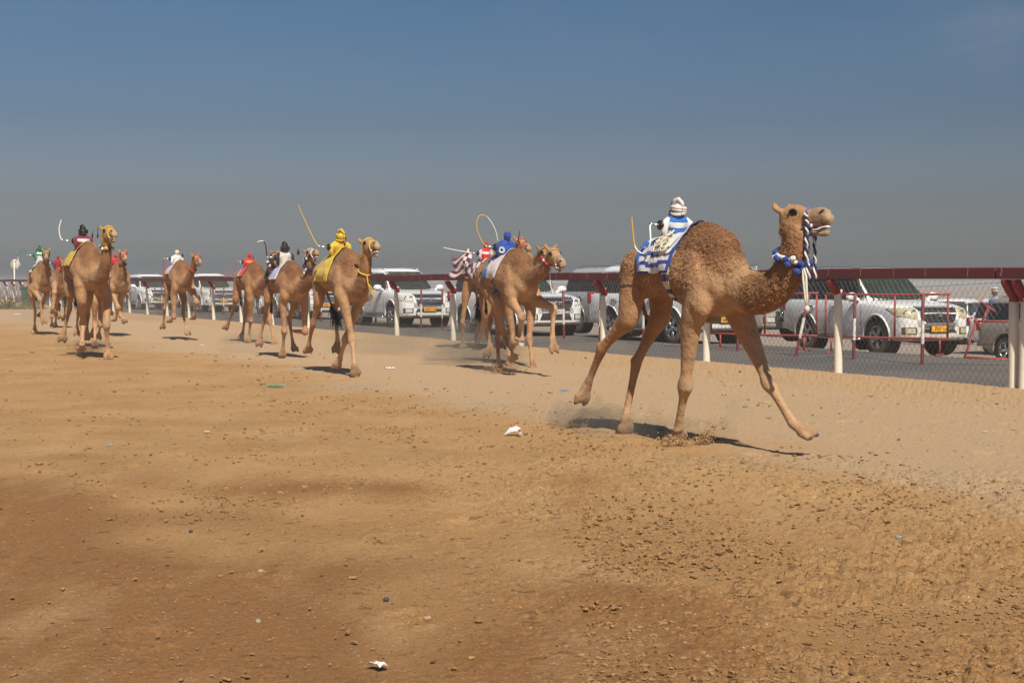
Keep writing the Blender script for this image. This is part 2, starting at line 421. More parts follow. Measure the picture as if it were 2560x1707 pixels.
# loose clods lying on the churned track: one object, far beyond counting
def build_clods():
    mb = MB(); tpl = []
    for k in range(6):
        bm = bmesh.new(); bmesh.ops.create_icosphere(bm, subdivisions=1, radius=1)
        for v in bm.verts: v.co *= random.uniform(.65, 1.15)
        tpl.append((np.array([v.co[:] for v in bm.verts]), [tuple(v.index for v in f.verts) for f in bm.faces])); bm.free()
    n = 0
    while n < 9000:
        d = 1 / random.uniform(1 / 34, 1 / 4.9); a = random.uniform(R(-22), R(22)); x = d * math.sin(a); y = d * math.cos(a)
        z, q, t = base_z(np.array([x]), np.array([y]))
        if q[0] > -6.0: 
            if random.random() > .12 or q[0] > -.6: continue
        side = x / y
        den = float(np.clip(.42 + side * 1.2 - .75 * (d < 8.5) * (side < .05) + .9 * pn2(np.array([x * .8]), np.array([y * .8]))[0] + .5 * pn2(np.array([x * 2.1]), np.array([y * 2.1]))[0], .03, 1))
        if random.random() > den: continue
        dk = random.random() < .30; r_ = (random.choice([.004, .0045, .005, .006, .009]) if dk else random.choice([.004, .005, .006, .008, .013])) * random.uniform(.7, 1.25) * (.55 + d * .07)
        V, F = tpl[random.randrange(6)]; th = random.uniform(0, 6.28); c, s_ = math.cos(th), math.sin(th)
        sx, sy, sz = r_ * random.uniform(1.0, 2.2), r_ * random.uniform(.7, 1.1), r_ * random.uniform(.35, .7)
        vs = V * (sx, sy, sz); vs = np.column_stack([vs[:, 0] * c - vs[:, 1] * s_ + x, vs[:, 0] * s_ + vs[:, 1] * c + y, vs[:, 2] + float(z[0]) + .006 + r_ * .12])
        mb.add(vs, F, 1 if dk else 0); n += 1
    o = mb.build('sand_clods', [mat('clod', (.345, .20, .088), .95, spec=.1, noise=.35, nscale=3, bump=.6, bscale=90), mat('dark_crumb', (.165, .088, .040), .95, spec=.1, noise=.5, nscale=3)], smooth=False, fix=False)  # darker crumbs mixed in among the sand-coloured ones
    tag(o, 'loose lumps of churned sand scattered over the track', 'sand clods', kind='stuff')
build_clods()

# ---------------------------------------------------------------- road
def build_road():
    mb = MB(); P = []
    for i in range(0, 190):
        t = -30 + i * 1.2; row = []
        for k in range(9):
            q = .62 + (7.55 - .62) * k / 8
            jit = .10 * math.sin(t * 2.1) + .06 * math.sin(t * 5.3) if k in (0, 8) else 0
            z = ROAD_Z + .03 * math.sin(k / 8 * math.pi) - (.025 if k in (0, 8) else 0)
            row.append(TQ(t, q + jit, z))
        P.append(row)
    mb.grid(P)
    m = mat('asphalt', (.115, .108, .104), .88, spec=.25, noise=.3, nscale=.7, bump=.35, bscale=120, dust=.32)
    o = mb.build('road', m); tag(o, kind='structure')
build_road()
# ================================================================ FENCE
M_cream = mat('cream_paint', (.72, .66, .54), .55, noise=.12, nscale=5, bump=.15, bscale=30, dust=.16)
M_maroon = mat('maroon_paint', (.115, .022, .026), .5, noise=.25, nscale=4, bump=.1)
M_red = mat('red_pipe_paint', (.30, .035, .032), .5, noise=.35, nscale=9, dust=.2)
M_redcap = mat('red_bracket_paint', (.20, .016, .02), .45, noise=.25, nscale=6)
M_wire = mat('galvanised_wire', (.30, .25, .20), .6, metal=.3, noise=.3, nscale=30)
def rail_material():
    if 'rail' in MATS: return MATS['rail']
    m = bpy.data.materials.new('rail'); MATS['rail'] = m; nt, b = nodes(m); L = nt.links.new; N = nt.nodes.new
    b.inputs['Roughness'].default_value = .62; b.inputs['Specular IOR Level'].default_value = .3
    tc = N('ShaderNodeTexCoord'); n = N('ShaderNodeTexNoise'); n.inputs['Scale'].default_value = 1.3; n.inputs['Detail'].default_value = 6; L(tc.outputs['Object'], n.inputs['Vector'])
    mx = N('ShaderNodeMixRGB'); mx.inputs[1].default_value = (.095, .020, .023, 1); mx.inputs[2].default_value = (.155, .042, .042, 1); L(n.outputs['Fac'], mx.inputs[0])
    L(mx.outputs[0], b.inputs['Base Color'])
    return m
POST_S = 3.28
RAIL_TOP, RAIL_H, RAIL_Q = 1.585, .145, -.15
def build_fence():
    root = empty('race_fence', TQ(0, 0), 0, 'long maroon box rail fence on cream posts with chain link mesh beside the track', 'fence')
    base = TQ(0, 0)
    loc = lambda p: Vector(p) - base
    cuts = [-9.0, .12, 31, 64, 98, 135]
    for i in range(len(cuts) - 1):
        t0, t1 = cuts[i] + .02, cuts[i + 1] - .02
        mb = MB(); n = max(2, int((t1 - t0) / 1.5)); secs = []
        for k in range(n + 1):
            t = t0 + (t1 - t0) * k / n; wz = .012 * math.sin(t * .55) + .008 * math.sin(t * 1.9); wq = .012 * math.sin(t * .8)
            q = RAIL_Q + wq; z1 = RAIL_TOP + wz; z0 = z1 - RAIL_H; c = .012
            secs.append([loc(TQ(t, q + a, z)) for a, z in ((-.06 + c, z0), (-.06, z0 + c), (-.06, z1 - c), (-.06 + c, z1), (.06 - c, z1), (.06, z1 - c), (.06, z0 + c), (.06 - c, z0))])
        for k in range(n):
            mb.add(secs[k] + secs[k + 1], [(j, (j + 1) % 8, 8 + (j + 1) % 8, 8 + j) for j in range(8)])
        mb.add(secs[0], [tuple(range(8))]); mb.add(secs[-1], [tuple(range(7, -1, -1))])
        mb.build('top_rail', rail_material(), root, smooth=False)
    # pale tape ties on the rail
    mb = MB(); r_ = random.Random(3)
    t = -8.0
    while t < 60:
        wz = .012 * math.sin(t * .55) + .008 * math.sin(t * 1.9); q = RAIL_Q + .012 * math.sin(t * .8) - .0625
        z1 = RAIL_TOP + wz; zz = [z1 + .001, z1 - .05, z1 - .09, z1 - RAIL_H * r_.uniform(.7, 1.0)]
        dx = [0, r_.uniform(-.015, .015), r_.uniform(-.02, .02), r_.uniform(-.03, .03)]
        wd = r_.uniform(.004, .009)
        mb.grid([[loc(TQ(t + a - wd, q, z)), loc(TQ(t + a + wd, q, z))] for a, z in zip(dx, zz)])
        if r_.random() < .3:
            mb.grid([[loc(TQ(t + a - .006, q - .002, z)), loc(TQ(t + a + .006, q - .002, z))] for a, z in ((.0, z1 - .04), (.05, z1 - .1), (.09, z1 - .13))])
        t += r_.uniform(.42, .78)
    o_ = mb.build('tape_ties', mat('tape', (.40, .25, .20), .8, noise=.3, nscale=20), root); o_['kind'] = 'stuff'
    # posts
    pm = MB(); bm_ = MB()
    prof = [(.062, -.3), (.061, 0), (.061, .6), (.060, 1.24), (.055, 1.245), (0, 1.245)]
    pm.lathe(prof, 18)
    pmesh = pm.mesh('fence_post', [M_cream]); 
    # bracket: fat red pipe leaning from the post head to the rail underside
    a = Vector((0, 0, 1.16)); b_ = LF * RAIL_Q + Vector((0, 0, RAIL_TOP - RAIL_H - .004))
    bm_.tube([a, a + Vector((0, 0, .07)), a * .45 + b_ * .55, b_ + Vector((0, 0, -.03)), b_], [.067, .068, .066, .064, .064], 16)
    bmesh_ = bm_.mesh('bracket', [M_redcap])
    ts = [k * POST_S for k in range(-2, 40)] + [-.16]
    first = True
    for t in ts:
        p = TQ(t, 0); z = ground_z(p.x, p.y) - .04
        po = bpy.data.objects.new('post', pmesh); COL.objects.link(po); po.parent = root; po.location = loc(p) + Vector((0, 0, min(z, .12)))
        jr = random.Random(int(t * 10)); po.rotation_euler = (R(jr.uniform(-1, 1)), R(jr.uniform(-1, 1)), jr.uniform(0, 6))
        br = bpy.data.objects.new('bracket', bmesh_); COL.objects.link(br); br.parent = po
        br.matrix_parent_inverse = (Matrix.Translation(po.location) @ po.rotation_euler.to_matrix().to_4x4()).inverted()
        br.location = loc(p)
    # chain link: real wires, two crossing families woven front and back
    mb = MB(); z0, z1 = .03, 1.42; H = z1 - z0; pitch = .1
    def wire(t0, sgn, t_lo=-9.0, rad=.0021):
        pts = []; n = 6
        for k in range(n + 1):
            f = k / n; z = z0 + H * f; t = t0 + sgn * H * .78 * f
            sag = .02 * math.sin(t * 1.7 + 1.3) + .015 * math.sin(t * .61)
            pts.append(loc(TQ(t, .062 + sag + sgn * .003 + .012 * math.sin(t * 3.1 + f * 4), z + .02 * math.sin(t * .9) * (1 if f > .9 else 0))))
        mb.tube(pts, rad, 3, cap=False)
    t = -10.0
    while t < 120:
        wire(t, 1, rad=.0021); wire(t, -1, rad=.0021); t += pitch if t < 45 else pitch * 2
    mb.build('chain_link', M_wire, root)
    mb = MB()
    for zz, rr in ((1.40, .0025), (.62, .0035), (.36, .002)):
        pts = []
        for k in range(0, 520):
            t = -9 + k * .25; ph = (t / POST_S) % 1
            pts.append(loc(TQ(t, .064 + .006 * math.sin(t * 5), zz - .05 * math.sin(ph * math.pi) + .012 * math.sin(t * 2.3))))
        mb.tube(pts, rr, 4, cap=False)
    mb.build('tension_wires', mat('dark_wire', (.09, .07, .06), .7), root)
    return root
build_fence()

# ---------------------------------------------------------------- striped poles beyond the mesh
def build_poles():
    def pole_parts(root):
        mb = MB(); H = 1.28; r_ = .031
        mb.lathe([(r_, -.05), (r_, H * .31)], 14); mb.build('red_section', M_poler, root)
        mb = MB(); mb.lathe([(r_, H * .63), (r_, H - .004), (r_ * .8, H), (0, H)], 14); mb.build('red_section', M_poler, root)
        mb = MB(); mb.lathe([(r_ * .985, H * .30), (r_ * .985, H * .64)], 14)
        mb.build('white_section', M_polew, root)
    M_poler = mat('pole_red', (.17, .022, .028), .6, noise=.3, nscale=12, dust=.12); M_polew = mat('pole_white', (.70, .64, .54), .6, noise=.15, nscale=12, dust=.2)
    lab = 'short upright steel pole striped dark red and white beyond the race fence'
    p = TQ(6.2, 4.4)
    first = empty('striped_pole', (p.x, p.y, ROAD_Z), 0, lab, 'pole', 'striped poles along the road'); pole_parts(first)
    k = 0
    for i in range(1, 62):
        t = 6.2 + 1.84 * i
        if i == 2: continue
        p = TQ(t, 4.4 + .06 * math.sin(i * 2.7)); c = copy_tree(first); c.location = (p.x, p.y, ROAD_Z); jr = random.Random(i)
        c.rotation_euler = (R(jr.uniform(-1.5, 1.5)), R(jr.uniform(-1.5, 1.5)), 0)
    for t in (2.9,):
        p = TQ(t, 4.4); c = copy_tree(first); c.location = (p.x, p.y, ROAD_Z)
    g = at_ground(1989, 894, ROAD_Z); c = copy_tree(first); c.location = g
    c.rotation_euler = (0, R(11.5), 0); c['label'] = 'striped red and white pole leaning over to the right by the red pipe barrier'
build_poles()

# ---------------------------------------------------------------- red pipe barriers
def build_barriers():
    def frame(name, base, right, up, L, z0, z1, ups, feet, label, seed):
        """flat welded frame: right/up unit vectors, feet = positions along it"""
        root = empty(name, base, 0, label, 'barrier', 'red pipe barriers by the road')
        r_ = .024; P = lambda a, h: right * a + up * h
        mb = MB(); jr = random.Random(seed)
        sag = lambda a: -.02 * math.sin(a / L * math.pi)
        mb.tube([P(L * k / 8, z1 + sag(L * k / 8)) for k in range(9)], r_, 10); mb.tube([P(L * k / 8, z0 + sag(L * k / 8) * .6) for k in range(9)], r_, 10)
        mb.build('rails', M_red, root)
        for a in ups:
            mb = MB(); mb.tube([P(a, z0 + .02), P(a, z1 - .02)], r_ * .95, 10); mb.build('upright', M_red, root)
        for a in feet:
            mb = MB(); mb.tube([P(a, z0 - .02), P(a, .03)], r_ * .9, 10)
            fw = Vector((-right.y, right.x, 0)); mb.tube([P(a, .025) - fw * .28, P(a, .025) + fw * .28], r_ * .9, 10)
            mb.build('foot', M_red, root)
        return root
    up = Vector((0, 0, 1))
    a = at_depth(2060, 880, 29.9); a.z = ROAD_Z; b = at_depth(2372, 886, 28.6); b.z = ROAD_Z
    d = (b - a); L = d.length; d.normalize()
    frame('pipe_barrier', a, d, up, L, .36, 1.25, [.03, L * .575, L - .03], [L * .06, L * .93], 'red pipe barrier with two feet in front of the muddy white car at right', 1)
    a = at_depth(1775, 868, 31.6); a.z = ROAD_Z; b = at_depth(2044, 878, 30.0); b.z = ROAD_Z
    d = (b - a); L = d.length; d.normalize()
    frame('pipe_barrier', a, d, up, L, .36, 1.26, [.03, L * .52, L - .03], [L * .1, L * .88], 'red pipe barrier beneath the neck of the leading camel', 2)
    # leaning frame at the right edge
    Y0 = 28.0
    pts = {'bl': at_depth(2412, 893, Y0), 'tl': at_depth(2440, 803, Y0 + .25), 'tr': at_depth(2620, 799, Y0 + .1), 'br': at_depth(2600, 903, Y0 - .2),
           'd0': at_depth(2452, 756, Y0 + .5), 'd1': at_depth(2487, 778, Y0 + .3), 'e0': at_depth(2471, 769, Y0 + .4), 'e1': at_depth(2458, 800, Y0 + .25)}
    root = empty('pipe_barrier', pts['bl'], 0, 'bent red pipe barrier leaning over with a broken stub beside the tan car', 'barrier', 'red pipe barriers by the road')
    l = {k: v - pts['bl'] for k, v in pts.items()}
    mb = MB(); mb.tube([l['tl'], (l['tl'] + l['tr']) / 2 + Vector((0, 0, -.02)), l['tr']], .026, 10); mb.tube([l['bl'], (l['bl'] + l['br']) / 2, l['br']], .028, 10); mb.build('rails', M_red, root)
    mb = MB(); mb.tube([l['bl'], l['tl']], .024, 10); mb.ell(l['tl'], (.05, .05, .06), 10); mb.build('upright', M_red, root)
    mb = MB(); mb.tube([l['br'], l['tr']], .024, 10); mb.build('upright', M_red, root)
    mb = MB(); mb.tube([l['d0'], l['d1']], .026, 10); mb.tube([l['e0'], l['e1']], .026, 10); mb.build('broken_stub', M_red, root)
build_barriers()

# ---------------------------------------------------------------- round sign at far left
def build_sign():
    Y = 91; p = at_depth(36, 700, Y); z = ground_z(p.x, p.y)
    root = empty('round_sign', (p.x, p.y, z), R(-21), 'pale round road sign seen from behind on a thin post at far left', 'road sign')
    top = 2.86 - z
    mb = MB(); mb.lathe([(.04, -.2), (.04, top), (0, top)], 10); mb.build('post', M_cream, root)
    mb = MB(); mb.lathe([(0, .045), (.34, .045), (.35, .055), (.34, .065), (0, .065)], 28, axis='y', c=(0, 0, top - .33)); mb.build('disc', mat('sign_back', (.52, .48, .42), .5), root)
    for dz in (.1, -.1):
        pass
    mb = MB()
    for h in (top - .11, top - .57): mb.box((0, .03, h), (.3, .03, .035))
    mb.build('clamp_bars', mat('dark_clamp', (.06, .055, .05), .6), root, smooth=False)
build_sign()

# ---------------------------------------------------------------- dry bush and bin at far left
def build_bush():
    p = at_depth(15, 757, 74); z = ground_z(p.x, p.y)
    root = empty('scrub_bush', (p.x, p.y, z), 0, 'low olive green scrub bush at the foot of the far left fence', 'bush')
    mb = MB(); jr = random.Random(5)
    for k in range(2600):
        a = jr.uniform(0, 6.28); rr = jr.random() ** .5; x = rr * 2.1 * math.cos(a); y = rr * 1.2 * math.sin(a)
        hmax = max(.05, .85 * (1 - rr ** 2) * (.6 + .5 * math.sin(a * 3 + 1) * rr)); h = jr.uniform(0, hmax)
        d = Vector((jr.gauss(0, 1), jr.gauss(0, 1), jr.gauss(.6, 1))).normalized() * jr.uniform(.05, .12); s_ = d.orthogonal().normalized() * .02
        c = Vector((x, y, h)); mb.add([c - s_, c + d * .5 - s_ * .3, c + d, c + s_], [(0, 1, 2, 3)])
    mb.build('foliage', mat('scrub', (.15, .13, .05), .9, noise=.5, nscale=2), root, fix=False)
    mb = MB()
    for k in range(26):
        a = jr.uniform(0, 6.28); e_ = Vector((math.cos(a) * 1.3 * jr.random(), math.sin(a) * .8 * jr.random(), jr.uniform(.25, .7))); mb.tube([(0, 0, -.1), e_ * .5 + Vector((0, 0, .08)), e_], [.025, .015, .006], 5)
    mb.build('stems', mat('stem', (.13, .09, .05), .9), root)
    p = at_depth(71, 757, 80); z = ground_z(p.x, p.y)
    root = empty('bin', (p.x, p.y, z), R(-15), 'dark green bin standing behind the fence at far left', 'bin')
    mb = MB(); vs = []
    P = [[(a * w_, b * d_, h) for a, b in ((-1, -1), (1, -1), (1, 1), (-1, 1), (-1, -1))] for w_, d_, h in ((.24, .26, 0), (.3, .33, 1.0))]
    mb.grid(P); mb.build('bin_body', mat('bin_green', (.03, .075, .06), .5, noise=.2, dust=.3), root, smooth=False)
    mb = MB(); mb.box((0, 0, 1.03), (.64, .7, .06)); mb.box((0, .3, 1.08), (.5, .06, .05)); mb.build('lid', mat('bin_green', (0, 0, 0)), root, smooth=False)
build_bush()

# ---------------------------------------------------------------- litter on the sand
def crumple(name, px, py, size, col, label, seed, asp=.6, fold=.5, col2=None, rz=None, group='litter on the sand'):
    p = at_ground(px, py, .012); p.z = ground_z(p.x, p.y) + .012; jr = random.Random(seed); mb = MB(); n = 7
    P = []; a0 = jr.uniform(0, 6.28)
    for i in range(n):
        row = []
        for j in range(n):
            u = (i / (n - 1) - .5) * size; v = (j / (n - 1) - .5) * size * asp
            z = fold * size * (.30 * abs(math.sin(i * 1.3 + a0)) * (.4 + .6 * math.cos(j * .9 + a0)) + .12 * jr.random())
            row.append((u + jr.uniform(-.05, .05) * size, v + jr.uniform(-.05, .05) * size, max(0, z)))
        P.append(row)
    o_ = mb.grid(P)
    # give the sheet a real thickness
    nv = len(mb.v); mb.add([(x, y, z + .002) for x, y, z in mb.v], [tuple(i for i in f[::-1]) for f in mb.f])
    mats = [mat('litter_' + '_'.join('%02d' % int(c * 99) for c in col), col, .6, noise=.15, nscale=20)]
    if col2 is not None:
        mats.append(mat('litter_' + '_'.join('%02d' % int(c * 99) for c in col2), col2, .6))
        for i, f in enumerate(mb.f):
            if (i % ((n - 1) ** 2)) // (n - 1) in (0, n - 2) and (i % (n - 1)) > 1: mb.m[i] = 1
    o = mb.build(name, mats, smooth=False, fix=False); o.location = p; o.rotation_euler = (0, 0, jr.uniform(-.6, .6) if rz is None else rz)
    return tag(o, label, 'litter', group)
WH, RD_ = (.56, .54, .52), (.45, .06, .07)
def build_paper():
    # folded card packet, the biggest scrap
    p = at_ground(1283, 1088, .0); p.z = ground_z(p.x, p.y) + .015
    mb = MB(); k = 1 / 318.
    def q(dx, dy, h): return Vector((dx * k, -dy * k * 2.6 - h * 1.0, h))
    A = [(-33, 10, .0), (-9, -9, .075), (6, -14, .09), (-4, 2, .02), (12, 3, .03), (27, -4, .06), (24, -1, .045), (31, 17, .004), (8, 8, .03)]
    V = [.82 * Vector((dx * k, (-dy - 2) * k * 3.2 if h < .01 else -dy * k * .8, h + .003)) for dx, dy, h in A]
    mb.add(V, [(0, 3, 1)], 0); mb.add(V, [(1, 3, 4, 2)], 0); mb.add(V, [(2, 4, 5)], 0); mb.add(V, [(3, 8, 4)], 0); mb.add(V, [(8, 7, 6, 4)], 0); mb.add(V, [(4, 6, 5)], 0)
    off = Vector((0, .004, -.003))
    mb.add([v + off for v in V], [(0, 1, 3), (1, 2, 4, 3), (2, 5, 4), (3, 4, 8), (8, 4, 6, 7), (4, 5, 6)], 0)
    mb.add([V[1] + Vector((0, -.004, .002)), V[2] + Vector((0, -.004, .002)), V[2] * .8 + V[4] * .2 + Vector((0, -.004, .002)), V[1] * .8 + V[3] * .2 + Vector((0, -.004, .002))], [(0, 3, 2, 1)], 1)
    mb.add([V[8] * .5 + V[6] * .5 + Vector((0, -.004, .004)), V[6] + Vector((0, -.004, .004)), V[7] * .4 + V[6] * .6 + Vector((0, -.004, .004)), V[7] * .4 + V[8] * .6 + Vector((0, -.004, .004))], [(0, 3, 2, 1)], 1)
    o = mb.build('paper_packet', [mat('card_white', WH, .6, noise=.12, nscale=20), mat('card_red', RD_, .6)], smooth=False, fix=False); o.location = p
    tag(o, 'folded white and red paper packet lying on sand left of the leading camel', 'litter', 'litter on the sand')
build_paper()
crumple('paper_scrap', 945, 1663, .075, (.70, .66, .62), 'crumpled white paper scrap with orange tint in the near foreground', 2, .5, .5, (.55, .22, .14))
crumple('plastic_strip', 690, 966, .25, (.06, .34, .2), 'thin green plastic strip lying on the sand', 3, .18, .25, rz=-.1)
crumple('plastic_strip', 1410, 976, .14, (.12, .3, .55), 'blue plastic strip on the sand behind the lifted hind hoof', 4, .22, .3, rz=-.2)
crumple('paper_scrap', 974, 921, .17, (.62, .52, .48), 'pale pink paper scrap right of the yellow draped camel', 5, .3, .45, (.4, .1, .1))
crumple('plastic_strip', 1910, 1007, .13, (.5, .45, .05), 'yellow plastic strip on the sand behind the front leg', 6, .2, .3)
crumple('plastic_scrap', 1008, 818, .3, (.55, .50, .42), 'tan rubbish lying on the road edge before the clean white car', 7, .4, .35)
crumple('paper_scrap', 2463, 1080, .05, WH, 'small white scrap alone on the pale sand at right', 8, .6, .5)
crumple('paper_scrap', 506, 864, .17, WH, 'white paper scrap under the pink draped camel', 9, .3, .3)
crumple('paper_scrap', 42, 786, .45, (.66, .66, .68), 'flat white paper at far left beside the bush', 10, .3, .2)
crumple('plastic_scrap', 274, 1112, .05, (.12, .32, .5), 'tiny blue plastic scrap on the sand at left', 11, .5, .4)
crumple('paper_scrap', 517, 1079, .05, WH, 'tiny white scrap on the sand above the blue scrap', 12, .5, .4)
# a few stones
def stone(px, py, r_, col, label, seed):
    p = at_ground(px, py, .01); p.z = ground_z(p.x, p.y) + r_ * .35; bm = bmesh.new(); bmesh.ops.create_icosphere(bm, subdivisions=3, radius=r_); jr = random.Random(seed)
    V = np.array([v.co[:] for v in bm.verts]); d = pn3(V / r_ * 1.1 + seed * 7.3)
    for v, k in zip(bm.verts, d): v.co *= 1 + .35 * k; v.co.z *= .6
    me = bpy.data.meshes.new('stone'); bm.to_mesh(me); bm.free(); me.polygons.foreach_set('use_smooth', [True] * len(me.polygons)); me.materials.append(mat('stone_%d' % int(col[0] * 100), col, .85, noise=.4, nscale=30, bump=.4, bscale=60))
    o = bpy.data.objects.new('stone', me); COL.objects.link(o); o.location = p; o.rotation_euler = (0, 0, jr.uniform(0, 6)); tag(o, label, 'stone', 'stones on the sand')
stone(2247, 1340, .018, (.28, .27, .24), 'grey stone on the churned sand at right', 1)
stone(652, 1425, .016, (.42, .29, .17), 'tan flat stone beside a hoof print in the foreground', 2)
stone(1068, 1542, .016, (.40, .25, .14), 'tan stone at the head of a sunken print in front', 3)
stone(645, 1548, .013, (.34, .27, .19), 'pale stone below the paired dark prints in front', 4)
stone(477, 1324, .012, (.07, .075, .085), 'dark grey pebble on the compact sand at left', 5)
stone(966, 1494, .013, (.06, .062, .07), 'dark pebble left of the long print in front', 6)
# ================================================================ CARS
def paint(name, col, dirt=.6, zmax=.75, rough=.28):
    if name in MATS: return MATS[name]
    m = bpy.data.materials.new(name); MATS[name] = m; nt, b = nodes(m); L = nt.links.new; N = nt.nodes.new
    b.inputs['Roughness'].default_value = rough; b.inputs['Coat Weight'].default_value = .35; b.inputs['Coat Roughness'].default_value = .12
    tc = N('ShaderNodeTexCoord'); sp = N('ShaderNodeSeparateXYZ'); L(tc.outputs['Object'], sp.inputs[0])
    n = N('ShaderNodeTexNoise'); n.inputs['Scale'].default_value = 3.5; n.inputs['Detail'].default_value = 7; L(tc.outputs['Object'], n.inputs['Vector'])
    add = N('ShaderNodeMath'); add.operation = 'MULTIPLY_ADD'; L(n.outputs['Fac'], add.inputs[0]); add.inputs[1].default_value = -.55; L(sp.outputs['Z'], add.inputs[2])
    r_ = N('ShaderNodeMapRange'); r_.inputs[1].default_value = .02; r_.inputs[2].default_value = zmax - .25; r_.inputs[3].default_value = dirt; r_.inputs[4].default_value = .06; L(add.outputs[0], r_.inputs[0])
    mx = N('ShaderNodeMixRGB'); mx.inputs[1].default_value = (*col, 1); mx.inputs[2].default_value = (.34, .255, .17, 1); L(r_.outputs[0], mx.inputs[0])
    L(mx.outputs[0], b.inputs['Base Color'])
    r2 = N('ShaderNodeMapRange'); r2.inputs[3].default_value = rough; r2.inputs[4].default_value = .8; L(r_.outputs[0], r2.inputs[0]); L(r2.outputs[0], b.inputs['Roughness'])
    return m
M_glass = mat('tinted_glass', (.012, .015, .014), .08, spec=.28)
M_glass2 = mat('windscreen_glass', (.030, .045, .038), .07, spec=.32, noise=.7, nscale=2.6)
M_dark = mat('dark_trim', (.018, .017, .016), .55, dust=.25, noise=.2)
M_under = mat('underbody', (.02, .018, .016), .9)
M_tyre = mat('tyre_rubber', (.028, .026, .025), .85, dust=.45, noise=.2, nscale=5)
M_rim = mat('alloy', (.52, .52, .53), .3, metal=.85, dust=.25)
M_chrome = mat('chrome', (.75, .75, .76), .12, metal=1.0)
M_lamp = mat('headlamp_lens', (.62, .60, .52), .12, spec=.7, noise=.45, nscale=22, bump=.5, bscale=30)
M_lampY = mat('headlamp_aged', (.50, .44, .27), .2, spec=.6, noise=.35, nscale=22, bump=.5, bscale=30)
M_plate = mat('plate_yellow', (.78, .36, .02), .5)
M_platew = mat('plate_white', (.72, .72, .70), .5)
M_ink = mat('plate_ink', (.01, .01, .01), .6)
M_tail = mat('tail_lamp', (.30, .012, .018), .2, spec=.6)

def text_mesh(s, size, name='lettering'):
    cu = bpy.data.curves.new(name, 'FONT'); cu.body = s; cu.size = size; cu.align_x = 'CENTER'; cu.align_y = 'CENTER'; cu.extrude = .002
    o = bpy.data.objects.new(name, cu); COL.objects.link(o)
    dg = bpy.context.evaluated_depsgraph_get(); me = bpy.data.meshes.new_from_object(o.evaluated_get(dg)); bpy.data.objects.remove(o); return me

_wheel = {}
def wheel_meshes(kind):
    if kind in _wheel: return _wheel[kind]
    r_, w_ = .395, .135
    mb = MB(); prof = [(.25, -w_ + .01), (.30, -w_), (.355, -w_), (.385, -w_ + .025), (r_, -w_ + .06)]
    for k in range(5): y = -w_ + .06 + (2 * w_ - .12) * k / 4; prof += [(r_ - (.008 if k % 2 else 0), y)]
    prof += [(r_, w_ - .06), (.385, w_ - .025), (.355, w_), (.30, w_), (.25, w_ - .01)]
    mb.lathe(prof, 40, axis='y'); ty = mb.mesh('wheel', [M_tyre])
    mb = MB(); mb.lathe([(.262, -w_), (.262, w_ - .012), (.25, w_ - .004), (.236, w_ - .02), (.225, -.02)], 40, axis='y')
    n = 5 if kind == 'five' else 6
    for k in range(n):
        a = 2 * math.pi * k / n
        for da, wd in ((-.13, .026), (.13, .026)):
            p0 = Vector((math.sin(a + da * .5) * .05, w_ - .035, math.cos(a + da * .5) * .05)); p1 = Vector((math.sin(a + da) * .24, w_ - .02, math.cos(a + da) * .24))
            mb.tube([p0, (p0 + p1) / 2 + Vector((0, .008, 0)), p1], [(.018, .03), (.016, .026), (.016, .032)], 8, side=(0, 1, 0))
    mb.ell((0, w_ - .028, 0), (.062, .022, .062), 14)
    mb.lathe([(0, -.02), (.225, -.02)], 32, axis='y', mi=1)
    rim = mb.mesh('rim', [M_rim, M_under]); _wheel[kind] = (ty, rim); return _wheel[kind]

def patch(bvh, q, axis, nx=10, ny=4, off=.004, far=4.0):
    """conform a four-cornered patch to the body; q = corners (a,b) in the plane across the axis"""
    P = []
    for j in range(ny + 1):
        v = j / ny; row = []
        for i in range(nx + 1):
            u = i / nx
            a = (q[0][0] * (1 - u) + q[1][0] * u) * (1 - v) + (q[3][0] * (1 - u) + q[2][0] * u) * v
            b = (q[0][1] * (1 - u) + q[1][1] * u) * (1 - v) + (q[3][1] * (1 - u) + q[2][1] * u) * v
            if axis[0] == 'x': sg = 1 if axis[1] == '+' else -1; o = Vector((far * sg, a, b)); d = Vector((-sg, 0, 0))
            else: sg = 1 if axis[1] == '+' else -1; o = Vector((a, far * sg, b)); d = Vector((0, -sg, 0))
            h = bvh.ray_cast(o, d)
            p = (h[0] + h[1] * off) if h[0] is not None else None
            row.append(p)
        P.append(row)
    flat = [p for r in P for p in r if p is not None]
    if not flat: return P
    for r in P:
        for i, p in enumerate(r):
            if p is None: r[i] = min(flat, key=lambda w_: 1) .copy()
    return P
def thick(mb, P, d, th, mi=0):
    """patch with a rim, th metres deep along d"""
    mb.grid(P, mi)
    edge = P[0] + [r[-1] for r in P[1:]] + P[-1][::-1][1:] + [r[0] for r in P[::-1][1:]]
    mb.grid([edge, [Vector(p) - Vector(d) * th for p in edge]], mi)

